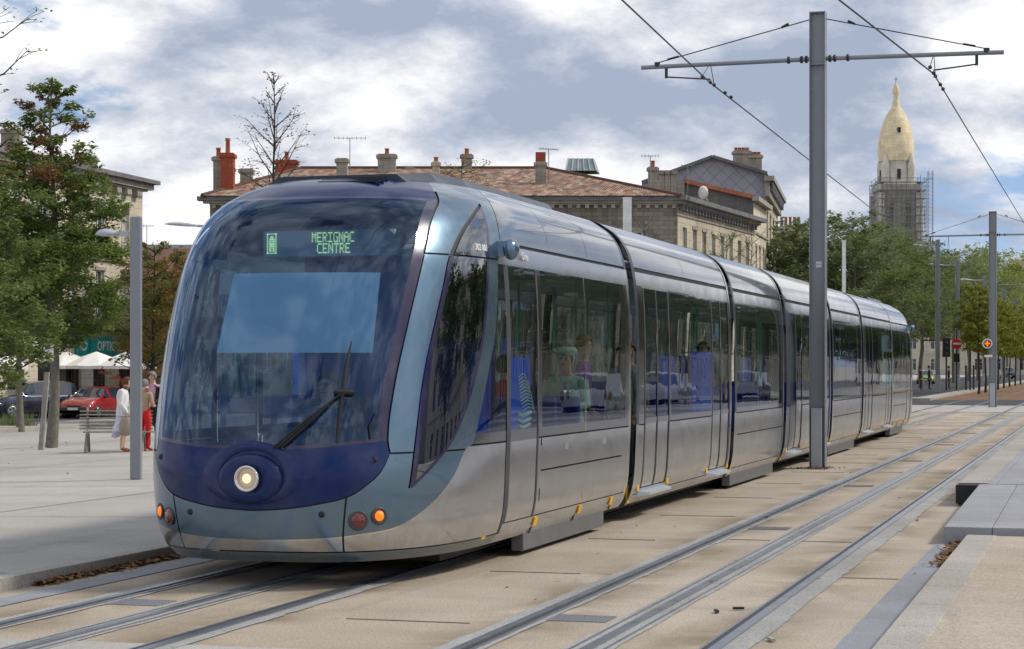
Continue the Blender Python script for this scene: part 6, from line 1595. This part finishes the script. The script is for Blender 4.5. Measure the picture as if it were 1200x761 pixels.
# =================== cars ===================
M['tyre'] = M['black']; M['alloy'] = simple('alloy_wheel', (.50, .51, .53), .3, .8)
M['carglass'] = simple('tinted_car_glass', (.018, .028, .045), .06, 0, .2, coat=1)
M['headglass'] = simple('headlight_glass', (.62, .64, .66), .1, .2, coat=1)
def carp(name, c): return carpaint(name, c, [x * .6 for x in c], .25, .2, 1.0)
CARS = {'hatch': dict(L=3.85, W=.84, z=[(-1.92, .55, .78), (-1.85, .88, .92), (-1.55, 1.28, .90), (-1.25, 1.385, .90), (-.2, 1.40, .90), (.35, 1.32, .90), (1.0, .93, .90), (1.55, .80, .80), (1.86, .66, .66), (1.92, .45, .45)], cab=(-1.85, 1.0), roof=(-1.45, .35)),
        'suv': dict(L=4.4, W=.90, z=[(-2.2, .6, .9), (-2.12, 1.05, 1.05), (-1.9, 1.58, 1.02), (-1.6, 1.66, 1.02), (-.2, 1.68, 1.02), (.45, 1.60, 1.02), (1.05, 1.08, 1.05), (1.8, .98, .98), (2.1, .80, .80), (2.2, .5, .5)], cab=(-2.12, 1.05), roof=(-1.85, .45))}
def car(kind, loc, ang, paint, label, name='parked_car', plate='', hub='alloy', grp='cars parked along the side street', lights=True):
    S_ = CARS[kind]; t = empty(name, loc, ang, label, 'car', grp); Z = S_['z']; W_ = S_['W']; gl = []; body = []
    # resample
    xs = []
    for i in range(len(Z) - 1):
        n = 3
        for k in range(n): xs.append(Z[i][0] + (Z[i + 1][0] - Z[i][0]) * k / n)
    xs.append(Z[-1][0]); X_ = [q[0] for q in Z]
    ztop = lambda x: np.interp(x, X_, [q[1] for q in Z]); zbel = lambda x: np.interp(x, X_, [q[2] for q in Z])
    rows = []
    for x in xs:
        zt, zb = float(ztop(x)), float(zbel(x)); e = abs(x) / (S_['L'] / 2); wf_ = W_ * (1 - .16 * max(0, (e - .72) / .28) ** 2)
        zb = min(zb, zt - .03); gh = max(0, zt - zb)
        wr = wf_ - .05 - min(gh, .5) * .42
        z0 = .20 if e < .93 else .26
        rows.append([(0, z0), (wf_ * .9, z0), (wf_ * .985, z0 + .14), (wf_, (z0 + zb) / 2), (wf_ * .985, zb - .06 if gh > .1 else zb - .03), (wf_ * .95, zb), (wr, zt - .045 if gh > .1 else zt - .01), (wr * .8, zt), (0, zt + .015)])
    B, G2 = MB(), MB()
    for i in range(len(xs) - 1):
        xm_ = (xs[i] + xs[i + 1]) / 2
        for j in range(8):
            for sd in (1, -1):
                q = [(xs[i], rows[i][j]), (xs[i + 1], rows[i + 1][j]), (xs[i + 1], rows[i + 1][j + 1]), (xs[i], rows[i][j + 1])]
                pts = [(x, r[0] * sd, r[1]) for x, r in q]
                if sd < 0: pts = pts[::-1]
                incab = S_['cab'][0] + .05 < xm_ < S_['cab'][1] - .02; onroof = S_['roof'][0] < xm_ < S_['roof'][1]
                pil = any(abs(xm_ - px) < .07 for px in (.05, -1.15)) or (j == 5 and (xm_ > S_['roof'][1] + .32 or xm_ < S_['roof'][0]))
                g_ = incab and ((j == 5 and not pil) or (j >= 6 and not onroof))
                (G2 if g_ else B).add(pts, [(0, 1, 2, 3)], 0, True)
    for M_ in (B, G2): pass
    def mk(M_, nm, mt, par):
        o = M_.build(nm, mt, par); bm = bmesh.new(); bm.from_mesh(o.data); bmesh.ops.remove_doubles(bm, verts=bm.verts, dist=.002); bm.to_mesh(o.data); bm.free(); return o
    bd = mk(B, 'body', paint, t); mk(G2, 'windows', M['carglass'], t)
    hx = S_['L'] / 2; wx = (hx - .72, -hx + .70); R_ = .30 if kind == 'hatch' else .345
    for x in wx:
        for sd in (1, -1):
            mb = MB(); mb.lathe([(R_ + .05, 0), (R_ + .055, .012), (R_, .014)], (x, sd * (W_ - .02), R_), 20, axis='y')
            mb.v = [(a, b_ if sd > 0 else 2 * sd * (W_ - .02) - b_, c_) for a, b_, c_ in mb.v]; mb.build('wheel_arch', M['black'], t)
            mb = MB(); mb.lathe([(.05, sd * .02), (R_ - .08, sd * .03), (R_, sd * .0), (R_, -sd * .2), (.05, -sd * .2)], (x, sd * W_, R_), 22, axis='y'); wh = mb.build('wheel', M['tyre'], t)
            mb = MB(); mb.lathe([(.001, sd * .045), (.06, sd * .05), (R_ * .5, sd * .03), (R_ * .68, sd * .04), (R_ * .7, sd * .028)], (x, sd * W_, R_), 20, axis='y'); rm = mb.build('rim', M[hub], wh)
            mb = MB()
            for k in range(5): a = 2 * pi * (k + .5) / 5; mb.obox((x + cos(a) * R_ * .45, sd * (W_ + .043), R_ + sin(a) * R_ * .45), (cos(a) * .07, 0, sin(a) * .07), (0, .003, 0), (-sin(a) * .028, 0, cos(a) * .028))
            mb.build('rim_opening', M['black'], rm)
    zf = float(ztop(hx - .12))
    for sd in (1, -1):
        mb = MB(); mb.sphere((hx - .17, sd * (W_ - .24), zf - .13), .17, 8, 0, (.75, 1.15, .5)); mb.build('headlight', M['headglass'], t)
        mb = MB(); mb.sphere((-hx + .10, sd * (W_ - .12), .85), .14, 6, 0, (.6, .7, 1)); mb.build('tail_light', M['redlens'], t)
        mb = MB(); mb.sphere((S_['cab'][1] - .25, sd * (W_ + .06), float(zbel(.8)) + .06), .09, 6, 0, (.6, 1, .7)); mb.build('wing_mirror', M['black'], t)
    mb = MB(); mb.box(hx - .06, hx + .05, -W_ * .80, W_ * .80, .36, .52); mb.box(hx - .5, hx - .0, -W_ * .84 , W_ * .84, .36, .46); mb.build('bumper', M['darkgrey'] if kind == 'hatch' else M['black'], t, .03)
    mb = MB(); mb.box(hx - .02, hx + .01, -.33, .33, zf - .20, zf - .10); mb.build('grille', M['black'], t)
    mb = MB(); mb.box(hx + .05, hx + .062, -.26, .26, .39, .50); mb.build('number_plate', M['whitepaint'], t)
    return t
DG = lambda dv: dv
p = at(112, 91); car('hatch', (p.x, p.y, -.58), TH - pi / 2 - .32, carp('red_car_paint', (.50, .01, .02)), 'red hatchback parked behind the bench with its front towards the plaza')
p = at(36, 91); car('suv', (p.x, p.y, -.60), TH + pi + .78, carp('navy_car_paint', (.012, .022, .06)), 'dark blue family car parked nose left beside the thin tree trunk')
p = at(10, 101); car('suv', (p.x, p.y, -.62), TH + pi + .4, carp('blue_grey_car_paint', (.03, .05, .09)), 'darker blue car behind the dark blue family car at the left edge')
p = at(222, 84); car('hatch', (p.x, p.y, -.56), TH - pi / 2 - .2, carp('white_car_paint', (.62, .66, .64)), 'white car seen through the left side of the tram windscreen')
p = at(1086, 205); car('hatch', (p.x, p.y, -.03), TH - pi / 2 - .3, carp('lime_car_paint', (.42, .55, .10)), 'small lime green car coming down the avenue beside the tail of the tram', 'car', grp='cars on the avenue')
p = at(1181, 285); car('suv', (p.x, p.y, .0), TH - pi / 2 - .1, carp('black_car_paint', (.02, .03, .05)), 'dark car far down the street right of the signal pole', 'car', grp='cars on the avenue')
for x, y, c, nm, lb in ((6.5, 66, (.55, .57, .6), 'silver_car_paint', 'first silver car parked opposite the tram, mirrored in its windows'), (6.6, 78, (.6, .62, .63), 'pale_car_paint', 'second silver car parked opposite the tram, mirrored in its windows'), (6.5, 96, (.3, .32, .35), 'grey_car_paint', 'grey car parked opposite the tram, mirrored in its windows')):
    car('hatch', (x, y, 0), pi / 2, carp(nm, c), lb, grp='cars parked opposite the tram')
# =================== cafe terrace ===================
for i, (u, d, lb) in enumerate(((78, 96, 'white parasol just right of the near tree trunk'), (113, 94, 'middle white parasol in front of the optician'), (149, 93, 'right white parasol beside the grey lamp post'), (-8, 84, 'white parasol cut by the left edge of the picture'))):
    p = at(u, d); t = empty('parasol', (p.x, p.y, ZD + .2), TH + .3 * i, lb, 'parasol', 'white cafe parasols'); zc = hz(412, d) - ZD - .2; ze = hz(428.5, d) - ZD - .2
    mb = MB(); mb.tube([(0, 0, 0), (0, 0, zc + .1)], .03, 8); mb.build('pole', M['darkgrey'], t); mb = MB(); mb.lathe([(.001, .08), (.25, .08), (.28, 0), (.001, 0)], n=16); mb.build('base', M['darkgrey'], t)
    mb = MB(); n = 8; R1 = 1.42; vs = [(0, 0, zc)]
    for rr, zz_ in ((.5, zc - (zc - ze) * .40), (1, ze)):
        for j in range(n * 2):
            a = 2 * pi * j / (n * 2); q = R1 * rr * (1 if j % 2 == 0 else .94); vs.append((q * cos(a), q * sin(a), zz_ + (0 if j % 2 == 0 else -.03 * rr)))
    for j in range(n * 2): a = 2 * pi * j / (n * 2); q = R1 * (1 if j % 2 == 0 else .94); vs.append((q * cos(a), q * sin(a), ze - .16))
    N2 = n * 2; mb.add(vs, [(0, 1 + j, 1 + (j + 1) % N2) for j in range(N2)] + [(1 + k * N2 + j, 1 + (k + 1) * N2 + j, 1 + (k + 1) * N2 + (j + 1) % N2, 1 + k * N2 + (j + 1) % N2) for k in range(2) for j in range(N2)]); mb.build('canopy', M['white'], t)
M['wicker'] = simple('wicker', (.30, .27, .15), .8, 0, .2, 20)
def cafe_chair(x, y, rz, lb):
    t = empty('cafe_chair', (x, y, ZD + .2), rz, lb, 'chair', 'wicker chairs of the cafe')
    mb = MB(); mb.box(-.22, .22, -.22, .22, .42, .46); mb.build('seat', M['wicker'], t, .02)
    mb = MB(); mb.tube([(-.22, .0, .66), (-.22, .2, .80), (0, .25, .9), (.22, .2, .80), (.22, .0, .66)], .03, 6); mb.box(-.2, .2, .19, .22, .46, .84); mb.build('backrest', M['wicker'], t)
    for a in (-.19, .19):
        for b_ in (-.19, .19): mb = MB(); mb.tube([(a, b_, 0), (a * .9, b_ * .9, .43)], .014, 6); mb.build('leg', M['darkgrey'], t)
    return t
for i, (u, d, fc, hr, c, lb) in enumerate(((73, 92, -1.2, 'brown', ('peach', (.5, .3, .22)), 'cafe guest in a peach top sitting left of the near tree trunk'), (99, 93, 1.0, 'dark', ('olive', (.18, .19, .13)), 'cafe guest in olive behind the red car'), (124, 94, .3, 'dark', ('black', (.012, .012, .015)), 'cafe guest in black behind the roof of the red car'))):
    p = at(u, d); cafe_chair(p.x, p.y, TH + fc, ['wicker chair under the guest in peach', 'wicker chair under the guest in olive', 'wicker chair under the guest in black'][i])
    person(lb, (p.x, p.y, ZD + .2), TH + fc, c, ('black', (.012, .012, .015)), 1.7, hr, seated=True)
p = at(86, 93); t = empty('cafe_table', (p.x, p.y, ZD + .2), 0, 'small round cafe table between the guests in peach and olive', 'table')
mb = MB(); mb.lathe([(.001, .73), (.36, .73), (.36, .70), (.001, .70)], n=20); mb.build('tabletop', M['wicker'], t); mb = MB(); mb.lathe([(.22, 0), (.22, .03), (.03, .05), (.03, .70)], n=12); mb.build('pedestal', M['darkgrey'], t)
bpy.context.view_layer.update()
